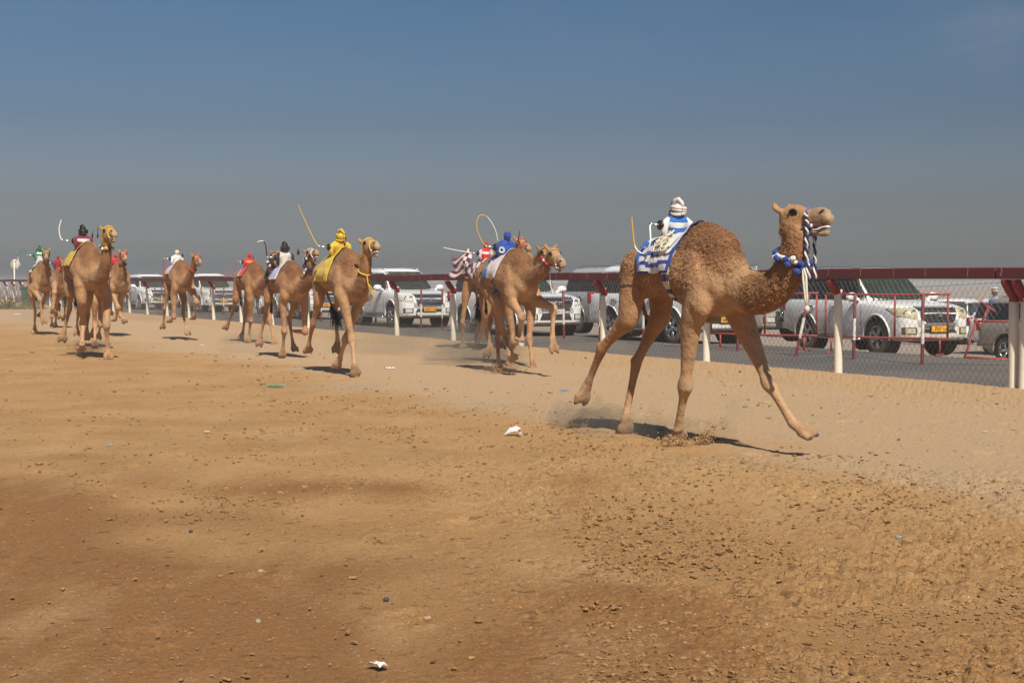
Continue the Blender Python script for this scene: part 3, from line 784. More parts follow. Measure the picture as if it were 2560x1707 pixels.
def build_car(label, paint_m, style='cruiser', plate=None, plate_m=None, lamp=None, roof_rails=True, group='off road cars following the race', wheel='five'):
    root = empty('off_road_car', (0, 0, 0), 0, label, 'car', group)
    # ---- lower body
    st = [(2.365, .55, .44, .80, .74), (2.35, .70, .38, .95, .88), (2.30, .80, .35, 1.02, .95), (2.20, .885, .33, 1.075, 1.0), (2.05, .94, .32, 1.115, 1.04), (1.8, .972, .32, 1.16, 1.08), (1.45, .985, .32, 1.195, 1.115), (1.05, .985, .32, 1.225, 1.15), (.6, .985, .32, 1.23, 1.17),
          (0, .985, .32, 1.23, 1.18), (-.7, .985, .32, 1.23, 1.185), (-1.5, .985, .33, 1.23, 1.185), (-2.1, .97, .36, 1.23, 1.18), (-2.4, .94, .42, 1.22, 1.17), (-2.55, .89, .46, 1.20, 1.13), (-2.61, .80, .50, 1.15, 1.06)]
    A = np.array(st); xs = np.concatenate([np.linspace(A[i, 0], A[i + 1, 0], 4)[:-1] for i in range(len(A) - 1)] + [[A[-1, 0]]])
    mb = MB(); rings = []
    for x in xs:
        w_, zb, zt, zs = [np.interp(-x, -A[:, 0], A[:, k]) for k in (1, 2, 3, 4)]
        half = [(w_ * .55, zb), (w_ * .86, zb + .01), (w_ * .965, zb + .06), (w_ * .99, zb + .17), (w_ * .985, .62), (w_ * .995, .70), (w_, .82), (w_ * .995, min(zs - .1, .95)), (w_ * .98, zs - .04), (w_ * .945, zs + .01), (w_ * .86, zs + (zt - zs) * .62), (w_ * .6, zt - (zt - zs) * .12), (w_ * .3, zt)]
        half = [(y, max(zb, min(z, zt))) for y, z in half]
        ring = [Vector((x, -y, z)) for y, z in half] + [Vector((x, y, z)) for y, z in half[::-1]]; rings.append(ring)
    n = len(rings[0])
    for i in range(len(rings) - 1): mb.add(rings[i] + rings[i + 1], [(j, (j + 1) % n, n + (j + 1) % n, n + j) for j in range(n)])
    mb.add(rings[0], [tuple(range(n))]); mb.add(rings[-1], [tuple(range(n - 1, -1, -1))])
    me = mb.mesh('body', [paint_m])
    bm = bmesh.new(); bm.from_mesh(me); bmesh.ops.remove_doubles(bm, verts=bm.verts, dist=1e-5); bmesh.ops.recalc_face_normals(bm, faces=bm.faces); bm.to_mesh(me)
    bvh = BVHTree.FromBMesh(bm); bm.free()
    body = bpy.data.objects.new('body', me); COL.objects.link(body); body.parent = root
    # wheel arches cut out of the body
    cut = MB()
    for x in (1.425, -1.425):
        for s_ in (-1, 1):
            vs = []; k = 28
            for y in (.60 * s_, 1.2 * s_):
                vs += [Vector((x + .47 * math.sin(2 * math.pi * j / k), y, .42 + .47 * math.cos(2 * math.pi * j / k))) for j in range(k)]
            cut.add(vs, [(j, (j + 1) % k, k + (j + 1) % k, k + j) for j in range(k)] + [tuple(range(k - 1, -1, -1)), tuple(range(k, 2 * k))])
    co = cut.build('cutter', M_under)
    md = body.modifiers.new('arches', 'BOOLEAN'); md.object = co; md.operation = 'DIFFERENCE'; md.solver = 'EXACT'
    dg = bpy.context.evaluated_depsgraph_get(); nm = bpy.data.meshes.new_from_object(body.evaluated_get(dg)); body.modifiers.clear(); body.data = nm; nm.name = 'body'
    nm.polygons.foreach_set('use_smooth', [True] * len(nm.polygons)); bpy.data.objects.remove(co)
    nm.materials.clear(); nm.materials.append(paint_m); nm.polygons.foreach_set('material_index', [0] * len(nm.polygons)); autosmooth(body, 38)
    mb = MB()
    for x in (1.425, -1.425):
        for s_ in (-1, 1):
            k = 24; c_ = Vector((x, .61 * s_, .42))
            mb.lathe([(0, .612 * s_), (.466, .612 * s_), (.466, .93 * s_)], 28, axis='y', c=(x, 0, .42))
    mb.box((0, 0, .36), (4.3, 1.2, .12)); mb.build('wheel_wells', M_under, root, smooth=False)
    for x in (1.425, -1.425):
        for s_ in (-1, 1):
            mb = MB()
            pts = [Vector((x + .485 * math.sin(a), .985 * s_ - .03 * s_ * abs(math.sin(a)) ** 6, .42 + .485 * math.cos(a))) for a in np.linspace(-1.75, 1.75, 22)]
            mb.tube(pts, .022, 8); mb.build('arch_lip', paint_m, root)
    # ---- cabin
    lv = [(1.14, 1.15, -2.52, .935, 5), (1.24, 1.07, -2.50, .915, 5), (1.42, .84, -2.46, .87, 5), (1.60, .61, -2.40, .825, 5), (1.76, .40, -2.34, .785, 5), (1.85, .24, -2.27, .735, 4.8), (1.905, .06, -2.15, .64, 4), (1.93, -.18, -1.95, .48, 3.5)]
    mb = MB(); k = 64; rings = []
    for z, xf, xr, w_, ex in lv:
        cx = (xf + xr) / 2; a = (xf - xr) / 2; ring = []
        for j in range(k):
            th = 2 * math.pi * j / k; c, s_ = math.cos(th), math.sin(th)
            exx = ex * 1.9 if c < 0 else ex * 1.15
            ring.append(Vector((cx + a * math.copysign(abs(c) ** (2 / exx), c), w_ * math.copysign(abs(s_) ** (2 / ex), s_), z)))
        rings.append(ring)
    for i in range(len(rings) - 1): mb.add(rings[i] + rings[i + 1], [(j, (j + 1) % k, k + (j + 1) % k, k + j) for j in range(k)])
    top = [Vector((-1.0, 0, 1.942))]; mb.add(rings[-1] + top, [(j, (j + 1) % k, k) for j in range(k)])
    cab = mb.mesh('cabin', [paint_m]); bm = bmesh.new(); bm.from_mesh(cab); bmesh.ops.remove_doubles(bm, verts=bm.verts, dist=1e-5); bmesh.ops.recalc_face_normals(bm, faces=bm.faces); bm.to_mesh(cab); cbvh = BVHTree.FromBMesh(bm); bm.free()
    co = bpy.data.objects.new('cabin', cab); COL.objects.link(co); co.parent = root
    def part(name, P, m, d=None, th=.0):
        mb = MB(); mb.grid(P); o = mb.build(name, m, root); return o
    # dark pillars band then glass
    part('windscreen', patch(cbvh, [(-.82, 1.215), (.82, 1.215), (.71, 1.80), (-.71, 1.80)], 'x+', 16, 8, .006), M_glass2)
    mb = MB(); mb.grid(patch(cbvh, [(-.835, 1.20), (.835, 1.20), (.725, 1.82), (-.725, 1.82)], 'x+', 16, 8, .003)); mb.grid(patch(cbvh, [(-.6, 1.70), (.6, 1.70), (.58, 1.79), (-.58, 1.79)], 'x+', 8, 3, .0075)); mb.build('windscreen_frame', M_dark, root)
    part('rear_window', patch(cbvh, [(-.74, 1.26), (.74, 1.26), (.66, 1.72), (-.66, 1.72)], 'x-', 12, 6, .006), M_glass)
    for s_, ax in ((1, 'y+'), (-1, 'y-')):
        mb = MB(); mb.grid(patch(cbvh, [(.80, 1.215), (-2.30, 1.215), (-2.18, 1.775), (.27, 1.785)], ax, 40, 8, .003)); mb.build('window_frame', M_dark, root)
        for q in ([(.70, 1.245), (-.36, 1.245), (-.36, 1.755), (.25, 1.755)], [(-.43, 1.245), (-1.34, 1.245), (-1.30, 1.755), (-.43, 1.755)], [(-1.42, 1.245), (-2.22, 1.255), (-2.12, 1.74), (-1.38, 1.752)]):
            part('side_window', patch(cbvh, q, ax, 16, 8, .006), M_glass)
        mb = MB()
        for x in (.86, -.395, -1.40):
            mb.grid(patch(bvh, [(x - .006, .46), (x + .006, .46), (x + .006, 1.16), (x - .006, 1.16)], ax, 1, 10, .0025))
        mb.grid(patch(bvh, [(.86, .455), (-1.0, .455), (-1.0, .465), (.86, .465)], ax, 12, 1, .0025))
        mb.build('door_seams', M_dark, root)
        mb = MB()
        for x in (-.18, -1.16):
            y = .985 * s_; mb.box((x, y + .022 * s_, 1.03), (.22, .03, .035)); mb.box((x, y + .004 * s_, 1.03), (.26, .02, .075))
        mb.build('door_handles', M_chrome, root)
        mb = MB(); mb.grid(patch(bvh, [(.92, .37), (-.93, .37), (-.93, .47), (.92, .47)], ax, 14, 2, .012)); mb.box((0, .99 * s_, .335), (1.75, .16, .05)); mb.build('side_step', M_rim, root)
        # mirror
        mb = MB(); mb.ell((.70, 1.12 * s_, 1.29), (.09, .15, .105), 16); mb.tube([(.72, .92 * s_, 1.21), (.71, 1.04 * s_, 1.24)], (.05, .03), 8)
        mi = mb.build('mirror', paint_m, root)
        mb = MB(); mb.ell((.68, 1.12 * s_, 1.285), (.075, .125, .085), 14); mb.box((.72, 1.08 * s_, 1.195), (.13, .17, .03)); g = mb.build('mirror_base', M_dark, root); g.parent = mi
        for x in (1.425, -1.425):
            ty, rim = wheel_meshes(wheel)
            wo = bpy.data.objects.new('wheel', ty); COL.objects.link(wo); wo.parent = root; wo.location = (x, .83 * s_, .395); wo.rotation_euler = (0, (x * 3.1) % 1.2, 0 if s_ > 0 else math.pi)
            ro = bpy.data.objects.new('rim', rim); COL.objects.link(ro); ro.parent = wo
        if roof_rails:
            mb = MB(); y = .60 * s_; mb.tube([(.05, y, 1.89), (-.10, y, 1.965), (-.9, y, 1.985), (-1.75, y, 1.96), (-1.9, y, 1.89)], .02, 8); mb.tube([(-.9, y, 1.90), (-.9, y, 1.98)], .018, 8); mb.build('roof_rail', M_rim, root)
        hl = [(s_ * .55, .80), (s_ * .925, .885), (s_ * .952, 1.045), (s_ * .54, 1.06)]
        if style == 'lexus': hl = [(s_ * .56, .84), (s_ * .96, .93), (s_ * .965, 1.06), (s_ * .60, 1.03)]
        mb = MB(); thick(mb, patch(bvh, hl, 'x+', 12, 5, .014), (1, 0, 0), .03); h_ = mb.build('headlight', lamp or M_lamp, root)
        mb = MB()
        for yy, rr in ((.64, .055), (.80, .05)):
            hp = bvh.ray_cast(Vector((4, s_ * yy, .965)), Vector((-1, 0, 0)))[0]
            if hp is not None: mb.lathe([(rr * .4, hp.x + .016), (rr, hp.x + .020), (rr * 1.12, hp.x + .016)], 16, axis='x', c=(0, s_ * yy, .965))
        if mb.v: b_ = mb.build('reflector', M_chrome, root); b_.parent = h_
        mb = MB(); thick(mb, patch(bvh, [(s_ * .60, .50), (s_ * .80, .50), (s_ * .80, .615), (s_ * .60, .615)], 'x+', 5, 4, .010), (1, 0, 0), .02); mb.build('fog_lamp', lamp or M_lamp, root)
        mb = MB(); mb.grid(patch(bvh, [(s_ * .56, .475), (s_ * .86, .475), (s_ * .86, .635), (s_ * .56, .635)], 'x+', 6, 4, .005)); mb.build('fog_recess', M_dark, root)
        hp = [(s_ * .70, .98), (s_ * .86, .98), (s_ * .86, 1.30), (s_ * .72, 1.30)]
        mb = MB(); mb.box((-2.53, s_ * .86, 1.08), (.16, .14, .30)); mb.build('tail_light', M_tail, root)
    # ---- front
    if style == 'lexus': gq = [(-.42, .76), (.42, .76), (.57, 1.075), (-.57, 1.075)]
    else: gq = [(-.40, .745), (.40, .745), (.50, 1.07), (-.50, 1.07)]
    mb = MB(); mb.grid(patch(bvh, gq, 'x+', 14, 6, .004)); grille = mb.build('grille', M_under, root)
    mb = MB(); nb = 6 if style == 'lexus' else 5
    for k in range(nb):
        f = (k + .5) / nb; a = .40 + (gq[2][0] - .40) * f - .01; z = .755 + .31 * f
        row = patch(bvh, [(-a, z - .012), (a, z - .012), (a, z + .012), (-a, z + .012)], 'x+', 14, 1, .022)
        thick(mb, row, (1, 0, 0), .02)
    sl = mb.build('slats', M_chrome if style != 'dark' else mat('dark_slats', (.045, .045, .045), .55), root); sl.parent = grille
    mb = MB(); loop = []
    gc = [(gq[0][0] - .012, gq[0][1] - .012), (gq[1][0] + .012, gq[1][1] - .012), (gq[2][0] + .012, gq[2][1] + .012), (gq[3][0] - .012, gq[3][1] + .012)]
    for i in range(4):
        for k in range(8):
            f = k / 8; a, b = gc[i]; c, d = gc[(i + 1) % 4]; h = bvh.ray_cast(Vector((4, a + (c - a) * f, b + (d - b) * f)), Vector((-1, 0, 0)))
            if h[0] is not None: loop.append(h[0] + Vector((.012, 0, 0)))
    mb.tube(loop + [loop[0]], .016, 6); fr = mb.build('surround', M_chrome, root); fr.parent = grille
    hp = bvh.ray_cast(Vector((4, 0, .925)), Vector((-1, 0, 0)))[0]; ex = hp.x + .05
    mb = MB()
    def ering(rx, rz, cz=0, th=.007, cx=0):
        pts = [Vector((ex, cx + rx * math.cos(a), .925 + cz + rz * math.sin(a))) for a in np.linspace(0, 2 * math.pi, 25)]; mb.tube(pts, th, 6, cap=False)
    if style == 'lexus':
        ering(.075, .055); mb.tube([Vector((ex, .02, .965)), Vector((ex, -.02, .925)), Vector((ex, .03, .905)), Vector((ex, .05, .905))], .007, 6)
    else: ering(.078, .054); ering(.028, .050, .0); ering(.056, .024, .026)
    em = mb.build('emblem', M_chrome, root); em.parent = grille
    # bumper openings, plate
    z0 = .47 if style == 'lexus' else .51
    zq = [(-.50, z0), (.50, z0), (.42, .66 if style == 'lexus' else .60), (-.42, .66 if style == 'lexus' else .60)]
    mb = MB(); mb.grid(patch(bvh, zq, 'x+', 12, 4, .005)); lg = mb.build('lower_grille', M_dark, root)
    mb = MB()
    for k in range(4):
        z = z0 + .025 + k * .03
        thick(mb, patch(bvh, [(-.44, z - .005), (.44, z - .005), (.44, z + .005), (-.44, z + .005)], 'x+', 8, 1, .014), (1, 0, 0), .012)
    sl = mb.build('bars', mat('grey_slats', (.10, .10, .105), .4, metal=.5), root); sl.parent = lg
    mb = MB(); thick(mb, patch(bvh, [(-.62, .36), (.62, .36), (.60, .42), (-.60, .42)], 'x+', 12, 2, .02), (1, 0, 0), .04); mb.build('skid_plate', mat('tan_skid', (.30, .26, .22), .7, dust=.4), root)
    pz = .70 if style == 'lexus' else .60
    hp = bvh.ray_cast(Vector((4, 0, pz)), Vector((-1, 0, 0)))[0]; px_ = hp.x + .045
    mb = MB(); mb.box((px_, 0, pz), (.012, .42, .125)); pl = mb.build('number_plate', plate_m or M_plate, root, smooth=False)
    mb = MB(); mb.box((px_ - .022, 0, pz + (.0)), (.03, .46, .15)); mb.build('plate_holder', M_dark, root, smooth=False)
    if plate:
        me = text_mesh(plate, .115); me.materials.append(M_ink); o = bpy.data.objects.new('lettering', me); COL.objects.link(o); o.parent = pl
        o.matrix_local = Matrix.Translation((px_ + .008, -.05 if plate_m is None else 0, pz - .002)) @ Matrix(((0, 0, 1), (1, 0, 0), (0, 1, 0))).to_4x4()
        if plate_m is None:      # the arabic word at the end of an omani plate, as strokes
            mb = MB(); Y = lambda y, z: Vector((px_ + .008, y, pz + z))
            mb.tube([Y(.09, .03), Y(.10, -.005), Y(.115, -.02), Y(.135, -.012), Y(.15, -.02), Y(.168, -.012), Y(.172, .012)], .006, 5)
            mb.tube([Y(.185, -.03), Y(.187, .035)], .006, 5); mb.ell(Y(.125, .012), .007, 6); mb.ell(Y(.145, .014), .007, 6)
            ar = mb.build('arabic_word', M_ink, root); ar.parent = pl
    # bonnet seam, wipers, aerial
    mb = MB()
    for s_ in (-1, 1): mb.tube([(1.09, s_ * .08, 1.262), (1.0, s_ * .66, 1.29)], .008, 5)
    mb.build('wipers', M_dark, root)
    mb = MB(); mb.box((-2.50, 0, .56), (.24, 1.75, .17)); mb.build('rear_bumper', paint_m, root, smooth=False)
    if style == 'dark':
        mb = MB(); thick(mb, patch(bvh, [(-.44, .665), (.44, .665), (.44, .725), (-.44, .725)], 'x+', 10, 2, .03), (1, 0, 0), .03); mb.build('chrome_bar', M_rim, root)
    return root
HEAD = math.atan2(HD.y, HD.x)
def put(root, loc, dh=0.0):
    root.location = loc; root.rotation_euler = (0, 0, HEAD + dh)
def from_front_wheel(px, Y, z, s_=-1, dh=0.0):
    """car whose near front wheel shows at pixel column px, Y metres away"""
    X = (px - 1280) / FPX * Y
    c, q = math.cos(R(dh)), math.sin(R(dh)); h = Vector((HD.x * c - HD.y * q, HD.x * q + HD.y * c, 0)); l = Vector((-h.y, h.x, 0))
    p = Vector((X, Y, 0)) - h * 1.425 - l * (.83 * s_); p.z = z; return p
def from_front(px, Y, z):
    p = Vector(((px - 1280) / FPX * Y, Y, 0)) - HD * 2.36; p.z = z; return p
W1 = paint('white_paint', (.82, .82, .81), .38, .62); W2 = paint('white_paint_muddy', (.80, .80, .78), .75, .80); SV = paint('silver_paint', (.40, .41, .41), .6, .9, .3); TN = paint('tan_paint', (.27, .235, .20), .55, .9, .32)
c1 = build_car('muddy white off road car with aged yellow headlights behind the red pipe barrier', W2, 'dark', '205', None, M_lampY)
put(c1, from_front_wheel(2203, 31.9, -.22, -1, -6.5), R(-6.5))
c2 = build_car('clean white off road car with chrome grille, just right of the yellow draped camel', W1, 'cruiser', '6821')
put(c2, from_front_wheel(986, 46.2, -.06))
c3 = build_car('white luxury off road car with wide slatted grille and white number plate', W1, 'lexus', '58603', M_platew, None, True, wheel='six')
put(c3, from_front(1390, 38.5, -.09))
c4 = build_car('tan brown off road car cut off by the right edge of the photo', TN, 'cruiser', None, None, None, True, wheel='five')
p = Vector(((2524 - 1280) / FPX * 41.0, 41.0, 0)) + HD * 1.425 + LF * .83; p.z = -.95; put(c4, p); TAN_AT = p
c5 = build_car('silver off road car with sunlit headlights behind the muddy white one', SV, 'cruiser', None)
put(c5, from_front(1984, 36.2, -.10))
def more(src, label, loc, dh=0.0):
    c = copy_tree(src); c['label'] = label; put(c, loc, dh); return c
more(c2, 'white off road car seen between the legs of the leading camel', from_front_wheel(1690, 34.3, -.09))
more(c5, 'silver white off road car with dark side windows right of the white plated one', Vector((3.45, 42.0, -.09)))
more(c2, 'white off road car whose bumper shows between the black and yellow camels', from_front(819, 56.2, -.09))
more(c2, 'white off road car behind the black and white camel', from_front(712, 66, -.09))
more(c2, 'white off road car with yellow plate left of the camel with the red jockey', from_front(560, 70, -.09))
more(c2, 'dusty white off road car with yellow plate left of the leaping camel', from_front(404, 76, -.09))
more(c2, 'white off road car mostly hidden behind the pink draped camel', from_front(492, 85, -.09))
more(c2, 'far white off road car just right of the far left camel group', from_front(300, 94, -.09))
more(c2, 'farthest white off road car seen between the legs of the left camels', from_front(152, 116, -.09))
more(c2, 'white off road car whose rear corner shows behind the tan car', Vector((18.0, 48.1, -1.06)))
far_ = Vector(((2380 - 1280) / FPX * 60, 60, 0)); far_.z = -1.22
more(c2, 'white vehicle on lower ground behind the bonnet of the muddy white car', far_, R(-55))
# ================================================================ CAMELS
def coat_material(name, tint=(1, 1, 1), bump=.6, bs=38):
    m = bpy.data.materials.new(name); nt, b = nodes(m); L = nt.links.new; N = nt.nodes.new
    b.inputs['Roughness'].default_value = .78; b.inputs['Specular IOR Level'].default_value = .22
    b.inputs['Sheen Weight'].default_value = .18; b.inputs['Sheen Roughness'].default_value = .5; b.inputs['Sheen Tint'].default_value = (.9, .7, .5, 1)
    a = N('ShaderNodeAttribute'); a.attribute_name = 'coat'
    tc = N('ShaderNodeTexCoord')
    n1 = N('ShaderNodeTexNoise'); n1.inputs['Scale'].default_value = 7; n1.inputs['Detail'].default_value = 5; L(tc.outputs['Object'], n1.inputs['Vector'])
    n2 = N('ShaderNodeTexNoise'); n2.inputs['Scale'].default_value = bs * 1.3; n2.inputs['Detail'].default_value = 4; n2.inputs['Distortion'].default_value = .6; L(tc.outputs['Object'], n2.inputs['Vector'])
    n3 = N('ShaderNodeTexNoise'); n3.inputs['Scale'].default_value = bs; n3.inputs['Detail'].default_value = 3; n3.inputs['Distortion'].default_value = 1.1; L(tc.outputs['Object'], n3.inputs['Vector'])
    def rg(s, a0, a1, b0, b1):
        r = N('ShaderNodeMapRange'); r.inputs[1].default_value = a0; r.inputs[2].default_value = a1; r.inputs[3].default_value = b0; r.inputs[4].default_value = b1; L(s, r.inputs[0]); return r.outputs[0]
    def mul(x, y):
        q = N('ShaderNodeMixRGB'); q.blend_type = 'MULTIPLY'; q.inputs[0].default_value = 1
        for i, c in ((1, x), (2, y)):
            if isinstance(c, tuple): q.inputs[i].default_value = (*c, 1)
            else: L(c, q.inputs[i])
        return q.outputs[0]
    v1 = rg(n1.outputs['Fac'], .3, .7, .84, 1.14)
    v2 = N('ShaderNodeMixRGB'); v2.inputs[1].default_value = (.96, .96, .96, 1); L(rg(a.outputs['Alpha'], 0, 1, .32, 1), v2.inputs[0]); L(rg(n2.outputs['Fac'], .3, .7, .62, 1.3), v2.inputs[2])
    c = mul(mul(mul(a.outputs['Color'], v1), v2.outputs[0]), tint)
    L(c, b.inputs['Base Color'])
    st = N('ShaderNodeMath'); st.operation = 'MULTIPLY_ADD'; L(a.outputs['Alpha'], st.inputs[0]); st.inputs[1].default_value = bump; st.inputs[2].default_value = .20
    bp = N('ShaderNodeBump'); bp.inputs['Distance'].default_value = .02; L(st.outputs[0], bp.inputs['Strength']); L(n3.outputs['Fac'], bp.inputs['Height'])
    n4 = N('ShaderNodeTexNoise'); n4.inputs['Scale'].default_value = 11; n4.inputs['Detail'].default_value = 2; L(tc.outputs['Object'], n4.inputs['Vector']); b4 = N('ShaderNodeBump'); b4.inputs['Distance'].default_value = .05; b4.inputs['Strength'].default_value = .4; L(n4.outputs['Fac'], b4.inputs['Height']); L(b4.outputs[0], bp.inputs['Normal']); L(bp.outputs[0], b.inputs['Normal'])
    return m
M_eye = mat('eye', (.008, .006, .005), .12, spec=.6)
M_lid = mat('eyelid', (.05, .03, .02), .8)
M_mouth = mat('mouth', (.16, .065, .055), .45)
M_tongue = mat('tongue', (.36, .17, .15), .5)
M_foam = mat('foam', (.75, .72, .66), .7)
M_nail = mat('nail', (.07, .06, .055), .45)

COATS = dict(hump=(.215, .098, .042), back=(.27, .130, .058), flank=(.335, .172, .080), chest=(.405, .235, .118), belly=(.33, .185, .092), neck=(.255, .120, .050), nape=(.22, .105, .046), face=(.37, .205, .092), muzzle=(.36, .25, .15), ear=(.34, .19, .085), thigh=(.35, .185, .086), upper=(.40, .228, .115), lower=(.44, .27, .145), hind=(.35, .185, .085), foot=(.37, .215, .11), callus=(.19, .155, .12), black=(.014, .010, .008))

class Camel:
    """one running camel; joints come from where the photo shows them, the trunk from camel anatomy"""
    def __init__(s, label, base, heading_off=0.0, scale=1.0, dz=0.0, voxel=.019, wool=.7, tint=(1, 1, 1), group='racing camels'):
        s.base = Vector(base); s.s = scale; s.dz = dz; s.voxel = voxel; s.wool = wool; s.tint = tint
        a = HEAD + R(heading_off); s.head_ang = a; s.h = Vector((math.cos(a), math.sin(a), 0)); s.l = Vector((-math.sin(a), math.cos(a), 0))
        s.root = empty('racing_camel', s.base, a, label, 'camel', group); s.mb = MB(); s.label = label
    def loc(s, p):
        d = Vector(p) - s.base; return Vector((d.dot(s.h), d.dot(s.l), d.z))
    def wld(s, p): return s.base + s.h * p[0] + s.l * p[1] + Vector((0, 0, p[2]))
    def solve(s, px, py, u0, w0, su=.35, sw=.07, prev=None, L=None, z0=None, sz=.04):
        d = ray(px, py); best = None; c0 = (C0 - s.base)
        t0 = s.base.y / d.y
        for k in range(-300, 301):
            t = t0 + k * .01; p = c0 + d * t; u = p.dot(s.h); w_ = p.dot(s.l); z = p.z
            e = ((u - u0 * s.s) / su) ** 2 + ((w_ - w0 * s.s) / sw) ** 2
            if prev is not None:
                ln = math.sqrt((u - prev[0]) ** 2 + (w_ - prev[1]) ** 2 + (z - prev[2]) ** 2); e += ((ln - L * s.s) / .035) ** 2
            if z0 is not None: e += ((z - z0) / sz) ** 2
            if best is None or e < best[0]: best = (e, Vector((u, w_, z)))
        return best[1]
    # ---- trunk
    def trunk(s, humph=1.0, hump_u=.02, belly=0.0):
        k = s.s; dz = s.dz; mb = s.mb; hump_u += .24; s.cshift = .17
        sec = [(-.80, 1.50, .07, .06), (-.74, 1.47, .15, .13), (-.62, 1.47, .22, .20), (-.45, 1.52, .245, .235), (-.25, 1.54, .245, .235), (-.05, 1.53, .275, .265), (.15, 1.485, .315, .285), (.35, 1.445, .325, .275), (.52, 1.405, .29, .245), (.66, 1.38, .225, .195), (.78, 1.365, .145, .125), (.84, 1.36, .055, .05)]
        A = spline(sec, 4); pts = [(u * k, 0, z * k + dz) for u, z, _, _ in A]
        tg = []
        n = 30; vs = []
        for (u, z, hh, hw) in A:
            for j in range(n):
                th = 2 * math.pi * j / n; c, q = math.cos(th), math.sin(th)
                wy = hw * math.copysign(abs(q) ** .92, q) * (1 - .12 * (c < 0) * abs(c)) * (1 - .18 * max(0, c))
                vs.append(Vector((u * k, wy * k, (z + hh * c) * k + dz)))
                tg.append('back' if c > .55 else ('chest' if (u > .42 and c < .5) else ('belly' if c < -.6 else 'flank')))
        m_ = len(A); fs = [(i * n + j, i * n + (j + 1) % n, (i + 1) * n + (j + 1) % n, (i + 1) * n + j) for i in range(m_ - 1) for j in range(n)]
        fs += [tuple(range(n - 1, -1, -1)), tuple((m_ - 1) * n + j for j in range(n))]
        o = len(mb.v); mb.add(vs, fs); mb.tag[o:] = tg
        # hump leaning slightly back, with a broad foot
        rot = Matrix.Rotation(R(-8), 3, 'Y')
        mb.ell((hump_u * k, 0, 1.65 * k + dz), (.40 * k, .20 * k, .215 * humph * k), 24, tag='hump', rot=rot)
        mb.ell(((hump_u - .01) * k, 0, 1.735 * k + dz), (.24 * k, .13 * k, .185 * humph * k), 20, tag='hump', rot=rot)
        mb.ell(((hump_u - .16) * k, 0, 1.61 * k + dz), (.40 * k, .18 * k, .20 * k), 20, tag='hump'); mb.ell(((hump_u + .17) * k, 0, 1.52 * k + dz), (.36 * k, .19 * k, .25 * k), 22, tag='hump', rot=Matrix.Rotation(R(22), 3, 'Y')); mb.ell(((hump_u + .10) * k, 0, 1.62 * k + dz), (.34 * k, .17 * k, .22 * k), 22, tag='hump', rot=Matrix.Rotation(R(20), 3, 'Y')); mb.ell((-.22 * k, 0, 1.49 * k + dz), (.26 * k, .275 * k, .225 * k), 22, tag='flank')
        for q in (-1, 1):      # shoulder blades, haunches
            mb.ell((.42 * k, .195 * q * k, 1.40 * k + dz), (.15 * k, .08 * k, .27 * k), 20, tag='upperflank', rot=Matrix.Rotation(R(-10), 3, 'Y'))
            mb.ell((.50 * k, .185 * q * k, 1.235 * k + dz), (.12 * k, .095 * k, .15 * k), 18, tag='chest')
            mb.ell((-.52 * k, .155 * q * k, 1.48 * k + dz), (.20 * k, .10 * k, .21 * k), 20, tag='thighw')
        mb.ell((.38 * k, 0, 1.10 * k + dz), (.11 * k, .085 * k, .05 * k), 14, tag='callusc')   # breast pad
    # ---- legs; pts are local, start to toe
    def front_leg(s, side, el, kn, fe, to, flat=None):
        k = s.s; q = side; sh = Vector((.46 * k, .175 * q * k, 1.27 * k + s.dz)); mb = s.mb
        def seg(P, Rr, tags, n=16, side_=(0, 1, 0)):
            A = spline([tuple(p) + tuple(r) for p, r in zip(P, Rr)], 5)
            o = len(mb.v); mb.tube([Vector(a[:3]) for a in A], [(a[3], a[4]) for a in A], n, side=side_)
            m_ = len(A)
            for i in range(m_):
                for j in range(n): mb.tag[o + i * n + j] = tags[min(len(tags) - 1, int(i / m_ * len(tags)))]
        fa = el.lerp(kn, .45); fb = el.lerp(kn, .8)
        dk = (kn - el).normalized(); dc = (fe - kn).normalized()
        ka = kn + dc * .07 * k; kb = kn + dc * .14 * k
        seg([sh, sh.lerp(el, .6), el, fa, fb], [(.10 * k, .15 * k), (.095 * k, .135 * k), (.082 * k, .112 * k), (.062 * k, .078 * k), (.052 * k, .056 * k)], ['chest', 'upper', 'upper', 'upper'])
        bend = dk.dot(dc)
        seg([fa, fb, kn - dk * .03 * k, kn + dc * .03 * k, ka, kb, kn.lerp(fe, .6), fe - dc * .05 * k, fe], [(.058 * k, .070 * k), (.050 * k, .054 * k), (.066 * k, .068 * k), (.069 * k, .072 * k), (.058 * k, .060 * k), (.040 * k, .043 * k), (.035 * k, .038 * k), (.040 * k, .044 * k), (.048 * k, .050 * k)], ['upper', 'lower', 'lower', 'lower'])
        bk = Vector((0, 1, 0)).cross(dc); bk = bk if bk.x < 0 else -bk; o_ = len(mb.v)
        mb.tube([kn + dc * .10 * k + bk * .040 * k, kn.lerp(fe, .55) + bk * .042 * k, fe + bk * .036 * k], [.012 * k, .013 * k, .016 * k], 8)
        for i in range(o_, len(mb.v)): mb.tag[i] = 'lower'
        fwd = Vector((0, 1, 0)).cross(dk)
        if fwd.x < 0: fwd = -fwd
        mid = (fwd - (dk - dc) * .0).normalized()
        mb.ell(kn + mid * .022 * k, (.048 * k,) * 3, 12, tag='lower')
        mb.ell(kn + mid * .060 * k + dc * .015 * k, (.024 * k, .036 * k, .046 * k), 10, tag='callus')
        s.foot(fe, to, dc, flat, k)
